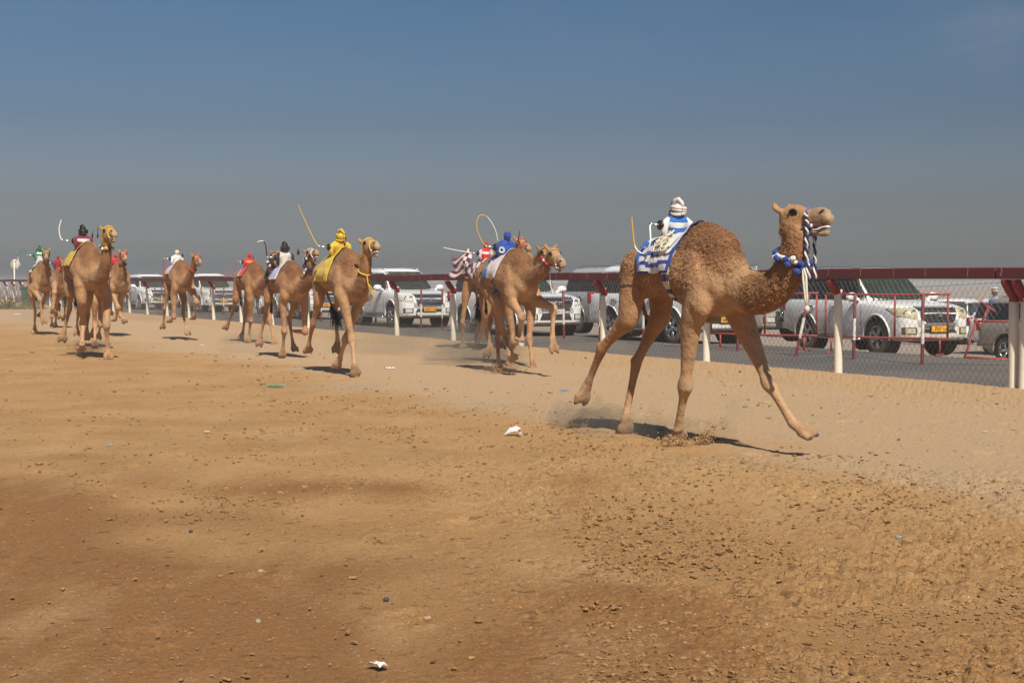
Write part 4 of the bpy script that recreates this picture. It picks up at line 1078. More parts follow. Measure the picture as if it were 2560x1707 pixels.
    def foot(s, fe, to, dc, flat, k, rear=False):
        mb = s.mb; d = (to - fe); ln = d.length; d.normalize()
        lat = Vector((0, 1, 0)) - d * d.y; lat.normalize()
        lat2 = lat
        for q in (-1, 1):
            m_ = fe.lerp(to, .5) + lat * q * .030 * k; e_ = to + lat * q * .050 * k - d * .03 * k
            A = spline([tuple(fe + lat * q * .012 * k) + (.040 * k,), tuple(m_) + (.034 * k,), tuple(e_ - d * .035 * k) + (.038 * k,), tuple(e_) + (.034 * k,)], 4)
            o = len(mb.v); mb.tube([Vector(a[:3]) for a in A], [a[3] for a in A], 12, side=lat)
            for i in range(o, len(mb.v)): mb.tag[i] = 'foot'
            mb.ell(e_ + d * .02 * k, (.033 * k,) * 3, 10, tag='foot')
            s.nails.append((e_ + d * .046 * k, d, lat, k))
        mb.ell(fe.lerp(to, .45), (.042 * k,) * 3, 12, tag='foot')
        # soft sole
        up = lat.cross(d); 
        if up.z < 0: up = -up
        rot = Matrix((d, lat, up)).transposed()
        mb.ell(to - d * .065 * k - up * .024 * k, (.075 * k, .080 * k, .022 * k), 14, tag='sole', rot=rot)
    def hind_leg(s, side, st, ho, fe, to):
        k = s.s; q = side; hp = Vector((-.53 * k, .15 * q * k, 1.46 * k + s.dz)); mb = s.mb
        def seg(P, Rr, tags, n=16):
            A = spline([tuple(p) + tuple(r) for p, r in zip(P, Rr)], 5)
            o = len(mb.v); mb.tube([Vector(a[:3]) for a in A], [(a[3], a[4]) for a in A], n, side=(0, 1, 0)); m_ = len(A)
            for i in range(m_):
                for j in range(n): mb.tag[o + i * n + j] = tags[min(len(tags) - 1, int(i / m_ * len(tags)))]
        dg = (ho - st).normalized(); dc = (fe - ho).normalized()
        back = -Vector((0, 1, 0)).cross(dg)
        if back.x > 0: back = -back
        seg([hp, hp.lerp(st, .5), st, st.lerp(ho, .25)], [(.105 * k, .17 * k), (.10 * k, .145 * k), (.085 * k, .118 * k), (.065 * k, .095 * k)], ['thigh', 'thigh', 'hind'])
        mb.ell(st - back * .03 * k, (.075 * k, .07 * k, .085 * k), 14, tag='hind')
        seg([st, st.lerp(ho, .3), st.lerp(ho, .62), ho - dg * .07 * k, ho, ho + dc * .06 * k, ho.lerp(fe, .35), ho.lerp(fe, .7), fe - dc * .05 * k, fe], [(.075 * k, .105 * k), (.060 * k, .088 * k), (.045 * k, .060 * k), (.042 * k, .056 * k), (.047 * k, .062 * k), (.045 * k, .055 * k), (.036 * k, .042 * k), (.033 * k, .038 * k), (.040 * k, .044 * k), (.046 * k, .048 * k)], ['hind', 'hind', 'hind', 'lower2'])
        bk = Vector((0, 1, 0)).cross(dc); bk = bk if bk.x < 0 else -bk; o_ = len(mb.v)
        mb.tube([ho + dc * .05 * k + bk * .044 * k, ho.lerp(fe, .5) + bk * .040 * k, fe + bk * .034 * k], [.014 * k, .013 * k, .015 * k], 8)
        for i in range(o_, len(mb.v)): mb.tag[i] = 'lower2'
        mb.ell(ho + (dc * -1 + dg).normalized() * .035 * k if (dg - dc).length > .2 else ho + back * .03 * k, (.036 * k,) * 3, 12, tag='hind')
        mb.tube([ho - dg * .16 * k + back * .045 * k, ho - dg * .05 * k + back * .035 * k, ho + back * .02 * k], [.014 * k, .018 * k, .02 * k], 8)
        for i in range(len(mb.tag) - 24, len(mb.tag)): mb.tag[i] = 'hind'
        s.foot(fe, to, dc, None, k, True)
    # ---- neck and head
    def neck(s, pts, thick=1.0):
        """pts local, from the breast to the poll"""
        k = s.s; st = Vector((.48 * k, 0, 1.42 * k + s.dz)); P = [st, Vector((.70 * k, 0, 1.375 * k + s.dz))] + pts; n_ = len(P); mb = s.mb
        rad = []
        for i in range(n_):
            f = i / (n_ - 1); a = np.interp(f, [0, .25, .5, .8, 1], [.155, .125, .098, .078, .075]) * thick; b = np.interp(f, [0, .25, .5, .8, 1], [.215, .165, .13, .104, .098]) * thick
            rad.append((a * k, b * k))
        A = spline([tuple(p) + r for p, r in zip(P, rad)], 7); n = 20; o = len(mb.v)
        mb.tube([Vector(a[:3]) for a in A], [(a[3], a[4]) for a in A], n, side=(0, 1, 0)); m_ = len(A)
        for i in range(m_):
            f = i / m_
            for j in range(n): mb.tag[o + i * n + j] = 'chestn' if f < .28 else 'neck'
        s.neck_path = A
    def head(s, poll, yaw, pitch, mouth=.5, ear=1.0):
        k = s.s * .84; mb = s.mb
        M = Matrix.Rotation(R(yaw), 3, 'Z') @ Matrix.Rotation(-R(pitch), 3, 'Y'); s.hm = M; s.hp = poll; s.hk = k
        T = lambda x, y, z: poll + M @ (Vector((x, y, z)) * k)
        def loft(sec, tg, n=22, ex=.95):
            vs = []; A = spline(sec, 4)
            for x, zc, hh, hw in A:
                for j in range(n):
                    th = 2 * math.pi * j / n; c, q = math.cos(th), math.sin(th)
                    vs.append(T(x, hw * math.copysign(abs(q) ** ex, q), zc + hh * math.copysign(abs(c) ** ex, c)))
            m_ = len(A); fs = [(i * n + j, i * n + (j + 1) % n, (i + 1) * n + (j + 1) % n, (i + 1) * n + j) for i in range(m_ - 1) for j in range(n)] + [tuple(range(n - 1, -1, -1)), tuple((m_ - 1) * n + j for j in range(n))]
            o = len(mb.v); mb.add(vs, fs)
            for i in range(m_):
                for j in range(n): mb.tag[o + i * n + j] = tg if A[i][0] < .33 else 'muzzle'
        loft([(-.085, -.05, .04, .04), (-.05, -.03, .09, .075), (.03, -.018, .118, .094), (.12, -.022, .118, .098), (.20, -.045, .098, .078), (.28, -.060, .082, .057), (.36, -.066, .086, .053), (.42, -.080, .088, .054), (.462, -.098, .070, .044), (.485, -.105, .035, .024)], 'face')
        op = .055 * mouth
        loft([(.02, -.10, .05, .06), (.10, -.140, .048, .055), (.20, -.160 - op * .4, .036, .042), (.30, -.170 - op * .75, .029, .034), (.38, -.178 - op, .029, .034), (.43, -.178 - op * 1.05, .028, .032), (.455, -.155 - op, .015, .02)], 'muzzle', 16)
        for q in (-1, 1):
            mb.ell(T(.115, .066 * q, .035), (.055 * k, .03 * k, .028 * k), 12, tag='face', rot=M)          # brow
            mb.ell(T(.10, .06 * q, -.09), (.075 * k, .035 * k, .06 * k), 12, tag='face', rot=M)             # jaw muscle
            mb.ell(T(.455, .035 * q, -.105), (.045 * k, .030 * k, .045 * k), 10, tag='muzzle', rot=M)      # split lip
            mb.ell(T(.435, .030 * q, -.030), (.050 * k, .018 * k, .016 * k), 10, tag='muzzle', rot=M)      # nostril rim
            a0 = T(-.03, .062 * q, .05); a1 = T(-.055, .098 * q, .088); a2 = T(-.058, .112 * q, .122 * ear); a3 = T(-.05, .114 * q, .142 * ear)
            A = spline([tuple(a0) + (.036 * k, .028 * k), tuple(a1) + (.044 * k, .026 * k), tuple(a2) + (.032 * k, .020 * k), tuple(a3) + (.014 * k, .010 * k)], 4); o = len(mb.v)
            mb.tube([Vector(a[:3]) for a in A], [(a[3], a[4]) for a in A], 10, side=M @ Vector((0, 1, 0)))
            for i in range(o, len(mb.v)): mb.tag[i] = 'ear'
        s.T = T; s.mouth = mouth
        # eyes, nostrils, mouth are children
        for q in (-1, 1):
            e = MB(); e.ell((0, 0, 0), (.034 * k, .020 * k, .027 * k), 14, rot=M); o = e.build('eye', M_eye, s.root); o.location = T(.135, .088 * q, .006)
            e = MB(); pts = [T(.135 + .042 * math.cos(a), (.098 - .004 * math.cos(a)) * q, .006 + .032 * math.sin(a)) for a in np.linspace(-.3, 3.5, 12)]; e.tube(pts, .010 * k, 6); e.build('eyelid', M_lid, s.root)
            e = MB(); pts = [T(.40 + .018 * i, (.053 - .009 * i / 2) * q, -.040 + .008 * (i - .8)) for i in range(4)]; e.tube(pts, [.004 * k, .012 * k, .013 * k, .005 * k], 8); e.build('nostril', M_lid, s.root)
        e = MB(); A = [(.20, -.118 - op * .2, .02 + op * .2, .036), (.30, -.122 - op * .36, .012 + op * .45, .043), (.40, -.128 - op * .45, .012 + op * .5, .045), (.445, -.13 - op * .5, .008 + op * .4, .034)]
        vs = []; n = 14
        for x, zc, hh, hw in A:
            for j in range(n):
                th = 2 * math.pi * j / n; vs.append(T(x, hw * math.sin(th), zc + hh * math.cos(th)))
        e.add(vs, [(i * n + j, i * n + (j + 1) % n, (i + 1) * n + (j + 1) % n, (i + 1) * n + j) for i in range(3) for j in range(n)] + [tuple(range(n - 1, -1, -1)), tuple(3 * n + j for j in range(n))])
        e.build('mouth', M_mouth, s.root)
        if mouth > .6:
            e = MB(); e.ell(T(.385, 0, -.135 - op * .72), (.07 * k, .030 * k, .012 * k), 14, rot=M); e.build('tongue', M_tongue, s.root)
        if mouth > .3:
            e = MB(); jr = random.Random(int(poll.x * 991))
            pts = [T(.30 + .15 * i / 6, .046 * 1.0 * (1 - (i / 7) ** 3), -.138 - op * .8 - .006 * math.sin(i)) for i in range(7)]; pts2 = [T(.30 + .15 * i / 6, -.046 * (1 - (i / 7) ** 3), -.138 - op * .8 - .006 * math.sin(i)) for i in range(7)]
            e.tube(pts + pts2[::-1], [.0085 * k * jr.uniform(.6, 1.3) for _ in range(14)], 7)
            for q in (-1, 1): e.ell(T(.29, .05 * q, -.115 - op * .5), (.018 * k, .012 * k, .02 * k), 8)
            e.build('foam', M_foam, s.root)
    def tail(s, pts, tuft=.05):
        k = s.s; mb = s.mb; P = [Vector((-.70 * k, 0, 1.54 * k + s.dz))] + pts; A = spline([tuple(p) for p in P], 5); o = len(mb.v)
        rad = [np.interp(i / len(A), [0, .2, .6, 1], [.06, .042, .028, .02]) * k for i in range(len(A))]
        mb.tube([Vector(a) for a in A], rad, 10)
        for i in range(o, len(mb.v)): mb.tag[i] = 'thigh'
        e = MB(); jr = random.Random(4); tip = P[-1]; d0 = (P[-1] - P[-2]).normalized()
        for i in range(int(24 + 420 * (tuft - .03))):
            d = (d0 + Vector((jr.gauss(0, .28), jr.gauss(0, .28), jr.gauss(-.25, .2)))).normalized(); ln = tuft * jr.uniform(.9, 2.2); st = tip - d0 * jr.uniform(0, .14)
            e.tube([st, st + d * ln * .5 + Vector((0, 0, -.01)), st + d * ln + Vector((0, 0, -.05))], [.010, .008, .002], 5)
        e.build('tail_tuft', mat('black_hair', (.012, .010, .009), .8), s.root)
    # ---- surface
    def skin(s, curls=0.0, mat_=None):
        me = s.mb.mesh('raw', []); bm = bmesh.new(); bm.from_mesh(me); bmesh.ops.recalc_face_normals(bm, faces=bm.faces); bm.to_mesh(me); bm.free()
        o = bpy.data.objects.new('body', me); COL.objects.link(o)
        md = o.modifiers.new('skin', 'REMESH'); md.mode = 'VOXEL'; md.voxel_size = s.voxel; md.use_smooth_shade = True
        dg = bpy.context.evaluated_depsgraph_get(); nm = bpy.data.meshes.new_from_object(o.evaluated_get(dg)); o.modifiers.clear(); o.data = nm; nm.name = 'camel_body'; bpy.data.meshes.remove(me)
        nv = len(nm.vertices); co = np.empty(nv * 3); nm.vertices.foreach_get('co', co); co = co.reshape(-1, 3)
        ed = np.empty(len(nm.edges) * 2, int); nm.edges.foreach_get('vertices', ed); ed = ed.reshape(-1, 2)
        deg = np.bincount(ed.ravel(), minlength=nv)[:, None]
        def lap(x):
            r = np.stack([np.bincount(ed[:, 0], x[ed[:, 1], c], nv) + np.bincount(ed[:, 1], x[ed[:, 0], c], nv) for c in range(x.shape[1])], 1); return r / np.maximum(deg, 1)
        # keep fine features of head and feet: smooth those less
        kd = KDTree(len(s.mb.v))
        for i, v in enumerate(s.mb.v): kd.insert(v, i)
        kd.balance()
        W = np.zeros(nv); C = np.zeros((nv, 3)); K = np.ones((nv, 1))
        cmap = {'upperflank': 'flank', 'thighw': 'flank', 'callusc': 'callus', 'lower2': 'lower', 'chestn': 'chest', 'sole': 'callus'}
        wmap = {'hump': 1, 'back': .95, 'flank': .8, 'upperflank': .8, 'thighw': .75, 'neck': .75, 'chestn': .45, 'chest': .25, 'belly': .5, 'thigh': .3, 'face': .12}
        for i in range(nv):
            r = kd.find_n(co[i], 5); ws = 0
            for _, j, d in r:
                tg = s.mb.tag[j] or 'flank'; wgt = 1 / (d + .012); ws += wgt; C[i] += wgt * np.array(COATS[cmap.get(tg, tg)]); W[i] += wgt * wmap.get(tg, .03)
            C[i] /= ws; W[i] /= ws
            tg = s.mb.tag[r[0][1]]
            if tg in ('face', 'muzzle', 'ear', 'foot', 'callus'): K[i] = .25
        it = int(round(6 * (.019 / s.voxel)))
        for _ in range(it):
            co = co + .5 * K * (lap(co) - co)
        for _ in range(10): C = lap(C); W = lap(W[:, None])[:, 0]
        for _ in range(4): C = .5 * C + .5 * lap(C)
        nm.vertices.foreach_set('co', co.astype(np.float32).ravel()); nm.update()
        W = np.clip(W, 0, 1)
        if curls > 0:
            nr = np.empty(nv * 3); nm.vertices.foreach_get('normal', nr); nr = nr.reshape(-1, 3)
            f = 1 / s.s; q = co * np.array([24, 24, 30]) * f
            wq = np.stack([pn3(q * .35 + 5), pn3(q * .35 + 17), pn3(q * .35 + 31)], 1) * 1.6
            d = (1 - np.abs(pn3(q + wq))) * .7 + .5 * pn3(q * 1.9 + 3) + .3 * pn3(q * .4)
            co = co + nr * (curls * (W ** 1.3) * (d - .45))[:, None]
            C = C * (1 + .28 * W * (d - .5))[:, None]
            nm.vertices.foreach_set('co', co.astype(np.float32).ravel()); nm.update()
        at = nm.attributes.new('coat', 'FLOAT_COLOR', 'POINT')
        at.data.foreach_set('color', np.column_stack([np.clip(C, 0, 1), W * s.wool]).astype(np.float32).ravel())
        nm.materials.clear(); nm.materials.append(mat_ or coat_material('camel_coat', s.tint)); nm.polygons.foreach_set('use_smooth', [True] * len(nm.polygons))
        nm.polygons.foreach_set('material_index', [0] * len(nm.polygons))
        o.name = 'body'; o.parent = s.root
        s.bvh = BVHTree.FromObject(o, bpy.context.evaluated_depsgraph_get()) if False else BVHTree.FromPolygons([tuple(c) for c in co], [tuple(p.vertices) for p in nm.polygons])
        s.body = o; s.co = co; s.W = W; s.C = C
        if s.nails:
            for p, d, lat, k in s.nails:
                e = MB(); up = lat.cross(d); up = up if up.z > 0 else -up
                e.ell(p + up * .006 * k, (.016 * k, .022 * k, .016 * k), 8, rot=Matrix((d, lat, up)).transposed()); e.build('nail', M_nail, s.root)
        return o
    nails = None
    def fur(s, n, ln=.036, wmin=.45, seed=1):
        """woolly locks standing off the coat, a part of the camel"""
        jr = np.random.default_rng(seed); nm = s.body.data; nr = np.empty(len(nm.vertices) * 3); nm.vertices.foreach_get('normal', nr); nr = nr.reshape(-1, 3)
        cand = np.where(s.W > wmin)[0]; pr = s.W[cand] ** 2; pick = jr.choice(cand, n, p=pr / pr.sum())
        P = s.co[pick] + jr.normal(0, .006, (n, 3)); N = nr[pick]; g = np.array([-.45, 0, -.8])
        T = g[None] + jr.normal(0, .34, (n, 3)); T -= N * (T * N).sum(1)[:, None]; T /= np.linalg.norm(T, axis=1)[:, None]; B = np.cross(N, T)
        L = ln * jr.uniform(.55, 1.35, (n, 1)); Wd = L * jr.uniform(.09, .16, (n, 1)); cu = jr.normal(0, .35, (n, 1))
        p0 = P - N * .004; p1 = P + N * L * .20 + T * L * .28 + B * cu * L * .2; p2 = P + N * L * .24 + T * L * .65 + B * cu * L * .55; p3 = P + N * L * .06 + T * L * .98 + B * cu * L * .9
        V = np.stack([p0 - B * Wd, p0 + B * Wd, p1 - B * Wd, p1 + B * Wd, p2 - B * Wd * .7, p2 + B * Wd * .7, p3], 1).reshape(-1, 3)
        b = np.arange(n) * 7; F = [f for i in b for f in ((i, i + 1, i + 3, i + 2), (i + 2, i + 3, i + 5, i + 4), (i + 4, i + 5, i + 6))]
        me = bpy.data.meshes.new('fur'); me.from_pydata(V.tolist(), [], F); me.polygons.foreach_set('use_smooth', [True] * len(me.polygons))
        col = np.repeat(s.C[pick] * jr.uniform(1.0, 1.34, (n, 1)), 7, 0); at = me.attributes.new('coat', 'FLOAT_COLOR', 'POINT'); at.data.foreach_set('color', np.column_stack([np.clip(col, 0, 1), np.zeros(len(col))]).astype(np.float32).ravel())
        me.materials.append(s.body.data.materials[0]); o = bpy.data.objects.new('fur', me); COL.objects.link(o); o.parent = s.root; tag(o, kind='stuff'); return o
    def pose(s, J, crop):
        """J: dict of pixel joints in a crop (x0, y0, scale) or a list ending with its own crop"""
        s.nails = []
        def px(p, c): return (c[0] + p[0] / c[2], c[1] + p[1] / c[2])
        k = s.s
        for side, nm in ((1, 'FL'), (-1, 'FR')):
            j = J[nm]; c = j.get('c', crop); sp = j.get('sp', .12)
            pr = j.get('u', (.40, .47, .42, .52)); wd = j.get('w', .16); ww = wd if isinstance(wd, tuple) else (side * .18, side * wd, side * wd * .9, side * wd * .85)
            P = j['p']; z0 = j.get('z', (None,) * 4)
            sh = Vector((.46 * k, .175 * side * k, 1.27 * k + s.dz))
            if P[0] is None: el = Vector((.38 * k, .185 * side * k, 1.08 * k + s.dz))
            else: el = s.solve(*px(P[0], c), pr[0], ww[0], .15, .05)
            kn = s.solve(*px(P[1], c), pr[1], ww[1], .4, .09, el, .50); fe = s.solve(*px(P[2], c), pr[2], ww[2], .6, .12, kn, .43, z0[2]); to = s.solve(*px(P[3], c), pr[3], ww[3], .6, .12, fe, .17, z0[3])
            s.front_leg(side, el, kn, fe, to)
        for side, nm in ((1, 'HL'), (-1, 'HR')):
            j = J[nm]; c = j.get('c', crop); pr = j.get('u', (-.36, -.62, -.6, -.52)); wd = j.get('w', .15); ww = wd if isinstance(wd, tuple) else (side * .19, side * wd, side * wd * .9, side * wd * .85)
            P = j['p']; z0 = j.get('z', (None,) * 4)
            if P[0] is None: st = Vector((-.36 * k, .19 * side * k, 1.08 * k + s.dz))
            else: st = s.solve(*px(P[0], c), pr[0], ww[0], .15, .05)
            ho = s.solve(*px(P[1], c), pr[1], ww[1], .4, .09, st, .46); fe = s.solve(*px(P[2], c), pr[2], ww[2], .6, .12, ho, .46, z0[2]); to = s.solve(*px(P[3], c), pr[3], ww[3], .6, .12, fe, .17, z0[3])
            s.hind_leg(side, st, ho, fe, to)
        N = J['neck']; c = N.get('c', crop); us = N.get('u', (.88, 1.08, 1.18, 1.22, 1.22)); pts = []
        for p, u in zip(N['p'], us[:len(N['p']) - 1] + (us[-1],)): pts.append(s.solve(*px(p, c), u, N.get('w', 0.0), N.get('su', .25), .06))
        H = J['head']; poll = pts[-1]
        s.neck(pts[:-1] + [poll + Vector((0, 0, -.05 * k))], N.get('thick', 1.0))
        s.head(poll, H[0], H[1], H[2])

    # ---- helpers for tack
    def wrap(s, u0, u1, th0, th1, nu, nt, off=.014, zax=1.42, uf=None, sm=4, drop=None):
        """grid of points lying on the body. uf(f,g)->u for f along, g across (-1..1)"""
        k = s.s; P = []
        for i in range(nu + 1):
            row = []
            for j in range(nt + 1):
                f = i / nu; g = j / nt; th = R(th0 + (th1 - th0) * g); u = ((uf(f, g) if uf else u0 + (u1 - u0) * f) + (s.cshift if zax > 1.4 else s.cshift * .35)) * k
                ax = Vector((u, 0, zax * k + s.dz)); d = Vector((0, -math.sin(th), math.cos(th)))
                d0 = .9 if abs(math.degrees(th)) < 95 else .46 * k; h = s.bvh.ray_cast(ax + d * d0, -d); p = h[0] + d * off if h[0] is not None else ax + d * .2 * k
                row.append(p)
            P.append(row)
        A = np.array([[tuple(p) for p in r] for r in P])
        for _ in range(sm):
            B = A.copy(); B[1:-1] = .5 * A[1:-1] + .25 * (A[:-2] + A[2:]); C_ = B.copy(); C_[:, 1:-1] = .5 * B[:, 1:-1] + .25 * (B[:, :-2] + B[:, 2:]); A = C_
        # never sink into the coat
        for i in range(A.shape[0]):
            for j in range(A.shape[1]):
                p = Vector(A[i, j]); h = s.bvh.find_nearest(p)
                if h[0] is not None:
                    v = p - h[0]
                    if v.dot(h[1]) < off * .7: A[i, j] = tuple(h[0] + h[1] * off * .8)
        return A
    def cloth(s, name, A, mats, th=.006, pattern=None, ruffle=0.0, seed=0, label=None):
        nu, nt_ = A.shape[0], A.shape[1]; mb = MB()
        if ruffle:
            jr = np.random.default_rng(seed)
            X = pn3(A.reshape(-1, 3) * 9 + seed).reshape(nu, nt_)
            cen = A.mean(axis=(0, 1)); d = A - np.array([0, 0, 0]) 
            nrm = np.stack([np.zeros((nu, nt_)), A[..., 1], A[..., 2] - 1.42 * s.s - s.dz], -1); nrm /= np.linalg.norm(nrm, axis=-1)[..., None] + 1e-6
            A = A + nrm * (ruffle * np.clip(X + .25, 0, 1))[..., None]
        P = [[tuple(p) for p in r] for r in A]; mb.grid(P)
        if pattern:
            for fi in range(len(mb.f)):
                i, j = divmod(fi, nt_ - 1); mb.m[fi] = pattern(i / (nu - 1), j / (nt_ - 1))
        o = mb.build(name, mats, s.root, fix=True)
        md = o.modifiers.new('thick', 'SOLIDIFY'); md.thickness = th; md.offset = 1
        if label: o['label'] = label
        return o
    def girth(s, name, u, wd, m, th0=-122, th1=122, pattern=None, mats=None, lean=0.0):
        A = s.wrap(0, 0, th0, th1, 3, 72, .010, 1.35, uf=lambda f, g: u + wd * (f - .5) + lean * (1 - math.cos(R(th0 + (th1 - th0) * g))), sm=1)
        return s.cloth(name, A, mats or [m], .004, pattern)
    def ring(s, center, axis, r_cast=.5, n=28, off=.012, a0=0, a1=2 * math.pi):
        """closed loop on the surface round an axis"""
        ax = axis.normalized(); a = ax.orthogonal().normalized(); b = ax.cross(a); P = []
        for i in range(n):
            th = a0 + (a1 - a0) * i / n; d = a * math.cos(th) + b * math.sin(th)
            h = s.bvh.ray_cast(center + d * r_cast, -d)
            P.append((h[0] + d * off) if h[0] is not None else center + d * .1)
        return P
    def strap(s, name, P, m, r=.010, closed=True, n=6, flat=.5):
        mb = MB(); mb.tube(P + ([P[0]] if closed else []), [(r, r)] * (len(P) + (1 if closed else 0)), n); return mb.build(name, m, s.root)
    def halter(s, m, r=.011, stall=True):
        k = s.hk; T = s.T; M = s.hm; ax = M @ Vector((1, 0, 0))
        nose = s.ring(T(.265, 0, -.09), ax, .30 * k, 30, .008); s.strap('noseband', nose, m, r * k)
        if not stall: return
        c = T(.02, 0, -.06); cheek = s.ring(c, M @ Vector((.75, 0, -.55)), .32 * k, 30, .010); s.strap('headstall', cheek, m, r * k * .9)
    def neckpt(s, f):
        A = s.neck_path; i = f * (len(A) - 1); a = int(i); b = min(a + 1, len(A) - 1); p = Vector(A[a][:3]).lerp(Vector(A[b][:3]), i - a); t = (Vector(A[min(a + 2, len(A) - 1)][:3]) - Vector(A[max(a - 2, 0)][:3])).normalized(); return p, t
    def collar(s, f, m, r=.012, pom=None, n=16, pr=.026, tilt=None, name='collar'):
        p, t = s.neckpt(f)
        if tilt is not None: t = (t + Vector(tilt)).normalized()
        P = s.ring(p, t, .34 * s.s, 30, r * .8); o = s.strap(name, P, m, r)
        if pom:
            jr = random.Random(3)
            for i in range(n):
                q = P[int(i * 30 / n) % 30]; q2 = q + (q - p).normalized() * pr * .5 + t * jr.uniform(-.03, .03)
                e = MB(); bm = bmesh.new(); bmesh.ops.create_icosphere(bm, subdivisions=2, radius=pr * jr.uniform(.85, 1.2))
                for v in bm.verts: v.co *= jr.uniform(.82, 1.12)
                e.add([v.co + q2 for v in bm.verts], [tuple(v.index for v in f_.verts) for f_ in bm.faces]); bm.free()
                b = e.build('pompom', pom[i % len(pom)], s.root, smooth=False); b.parent = o
        return P
# ================================================================ ROBOT JOCKEYS
def fabric(name, col, rough=.75): return mat(name, col, rough, noise=.16, nscale=14, bump=.3, bscale=35, sheen=.15)
M_steel = mat('steel_rod', (.55, .55, .56), .3, metal=.9)
M_black = mat('black_plastic', (.015, .015, .016), .45)
def seat_of(c, u, sink=.02):
    h = c.bvh.ray_cast(Vector((u * c.s, 0, 3)), Vector((0, 0, -1))); return h[0] - Vector((0, 0, sink))
def robot(c, label, u=-.26, lean=8, yaw=0, sc=1.0, torso=None, band=None, sleeve=None, cap=None, capshape='turban', whip=None, whip_m=None, tip_m=None, rod=.14, antenna=((.05, .05, .14),), ant_m=None, emblem=None, whip_r=.008, skirt=None, dz=0.0, arm_z=.17):
    """small cloth-covered riding robot; local x forward, y left"""
    u = u + .09; lean = lean + 7; p = seat_of(c, u) + Vector((0, 0, dz - .035)); wp = c.wld(p)
    root = empty('robot_jockey', wp, c.head_ang + R(yaw), label, 'robot', 'robot jockeys on the camels')
    Tm = Matrix.Rotation(R(lean), 3, 'Y'); k = sc
    def B(x, y, z): return Tm @ (Vector((x, y, z)) * k)
    jr = random.Random(int(u * 1000) + len(label))
    # torso: flattened bag with shoulders
    prof = [(-.03, .080, .098), (.03, .085, .102), (.09, .078, .094), (.15, .076, .098), (.20, .074, .104), (.235, .062, .088), (.262, .042, .056), (.275, .015, .02)]
    mb = MB(); n = 26; A = spline(prof, 3); vs = []
    for z, rx, ry in A:
        for j in range(n):
            th = 2 * math.pi * j / n; wr = 1 + .07 * math.sin(3 * th + z * 22) + .05 * math.sin(5 * th - z * 38 + 1) + .03 * math.sin(9 * th + z * 60)
            vs.append(B(rx * wr * math.cos(th), ry * wr * math.sin(th), z))
    m_ = len(A)
    mb.add(vs, [(i * n + j, i * n + (j + 1) % n, (i + 1) * n + (j + 1) % n, (i + 1) * n + j) for i in range(m_ - 1) for j in range(n)] + [tuple(range(n - 1, -1, -1)), tuple((m_ - 1) * n + j for j in range(n))])
    mats = [torso]
    if band:
        mats = [torso, band]
        for fi in range((m_ - 1) * n):
            if .42 < (fi // n) / m_ < .58: mb.m[fi] = 1
    mb.build('torso', mats, root)
    for s_ in (-1, 1):
        mb = MB(); mb.tube([B(.0, .075 * s_, .222), B(.015, .108 * s_, .195), B(.03, .118 * s_, .13), B(.05, .105 * s_, .07)], [.030 * k, .036 * k, .031 * k, .018 * k], 12); mb.build('sleeve', sleeve or torso, root)
    if skirt:
        mb = MB(); P = []
        for i in range(5):
            f = i / 4; row = []
            for j in range(25):
                th = 2 * math.pi * j / 24; rr = .10 + .055 * f + .018 * f * math.sin(5 * th + 1); row.append(B(rr * 1.05 * math.cos(th), rr * 1.15 * math.sin(th), .05 - .10 * f))
            P.append(row)
        mb.grid(P); o = mb.build('skirt', skirt, root); md = o.modifiers.new('t', 'SOLIDIFY'); md.thickness = .004
    # head
    hz = .31; mb = MB()
    if capshape == 'turban':
        mb.ell(B(.005, 0, hz), (.052 * k, .048 * k, .058 * k), 16); mb.build('head', cap, root)
        mb = MB()
        for t_ in range(3):
            pts = [B(.058 * math.cos(a), .056 * math.sin(a), hz - .022 + .02 * t_ + .012 * math.sin(a * (1 if t_ != 1 else -1) + t_)) for a in np.linspace(0, 6.283, 20)]; mb.tube(pts, .016 * k, 7, cap=False)
        pts = [B(-.03, -.02, hz + .03), B(-.035, -.03, hz + .075), B(-.005, -.012, hz + .095), B(.03, .01, hz + .07), B(.03, .02, hz + .03)]; mb.tube(pts, [.02 * k, .018 * k, .016 * k, .016 * k, .018 * k], 8)
        mb.build('head_wrap', cap, root)
    else:
        mb.ell(B(0, 0, hz - .01), (.042 * k, .042 * k, .05 * k), 16); mb.build('head', cap, root)
        mb = MB(); mb.lathe([(.047 * k, -.005), (.048 * k, .025 * k), (.040 * k, .05 * k), (.02 * k, .06 * k), (0, .062 * k)], 16, c=B(0, 0, hz)); mb.tube([B(.03, 0, hz + .005), B(.075, 0, hz)], [(.03 * k, .006), (.022 * k, .005)], 8); mb.build('cap', cap, root)
    for (x, y, z) in antenna:
        mb = MB(); mb.tube([B(x, y, .22), B(x, y, .27 + z)], .0055 * k, 6); o = mb.build('antenna', M_black, root)
        mb = MB(); mb.tube([B(x, y, .24), B(x, y, .285)], .013 * k, 8); b = mb.build('antenna_base', ant_m or M_black, root); b.parent = o
    mb = MB(); mb.lathe([(.0, -.03), (.04 * k, -.03), (.045 * k, 0), (.04 * k, .03), (0, .03)], 14, axis='y', c=B(0, -.135, arm_z)); mb.build('motor', M_black, root)
    mb = MB(); a0 = B(0, -.13, arm_z); a1 = B(-.01, -.13 - rod, arm_z + .005); mb.tube([a0, a1], .0095 * k, 8); mb.ell(a1, .018 * k, 10); mb.build('whip_arm', M_steel, root)
    if whip:
        A = spline([tuple(a1 + Vector(q) * k) for q in whip], 8); rr = [whip_r * .72 * (1 - .45 * i / len(A)) for i in range(len(A))]
        mb = MB(); mb.tube([Vector(a) for a in A], rr, 7); 
        mats = [whip_m]
        if tip_m:
            mats = [whip_m, tip_m]
            for fi in range(len(mb.f)):
                if fi // 7 > len(A) * .66: mb.m[fi] = 1
        mb.build('whip', mats, root)
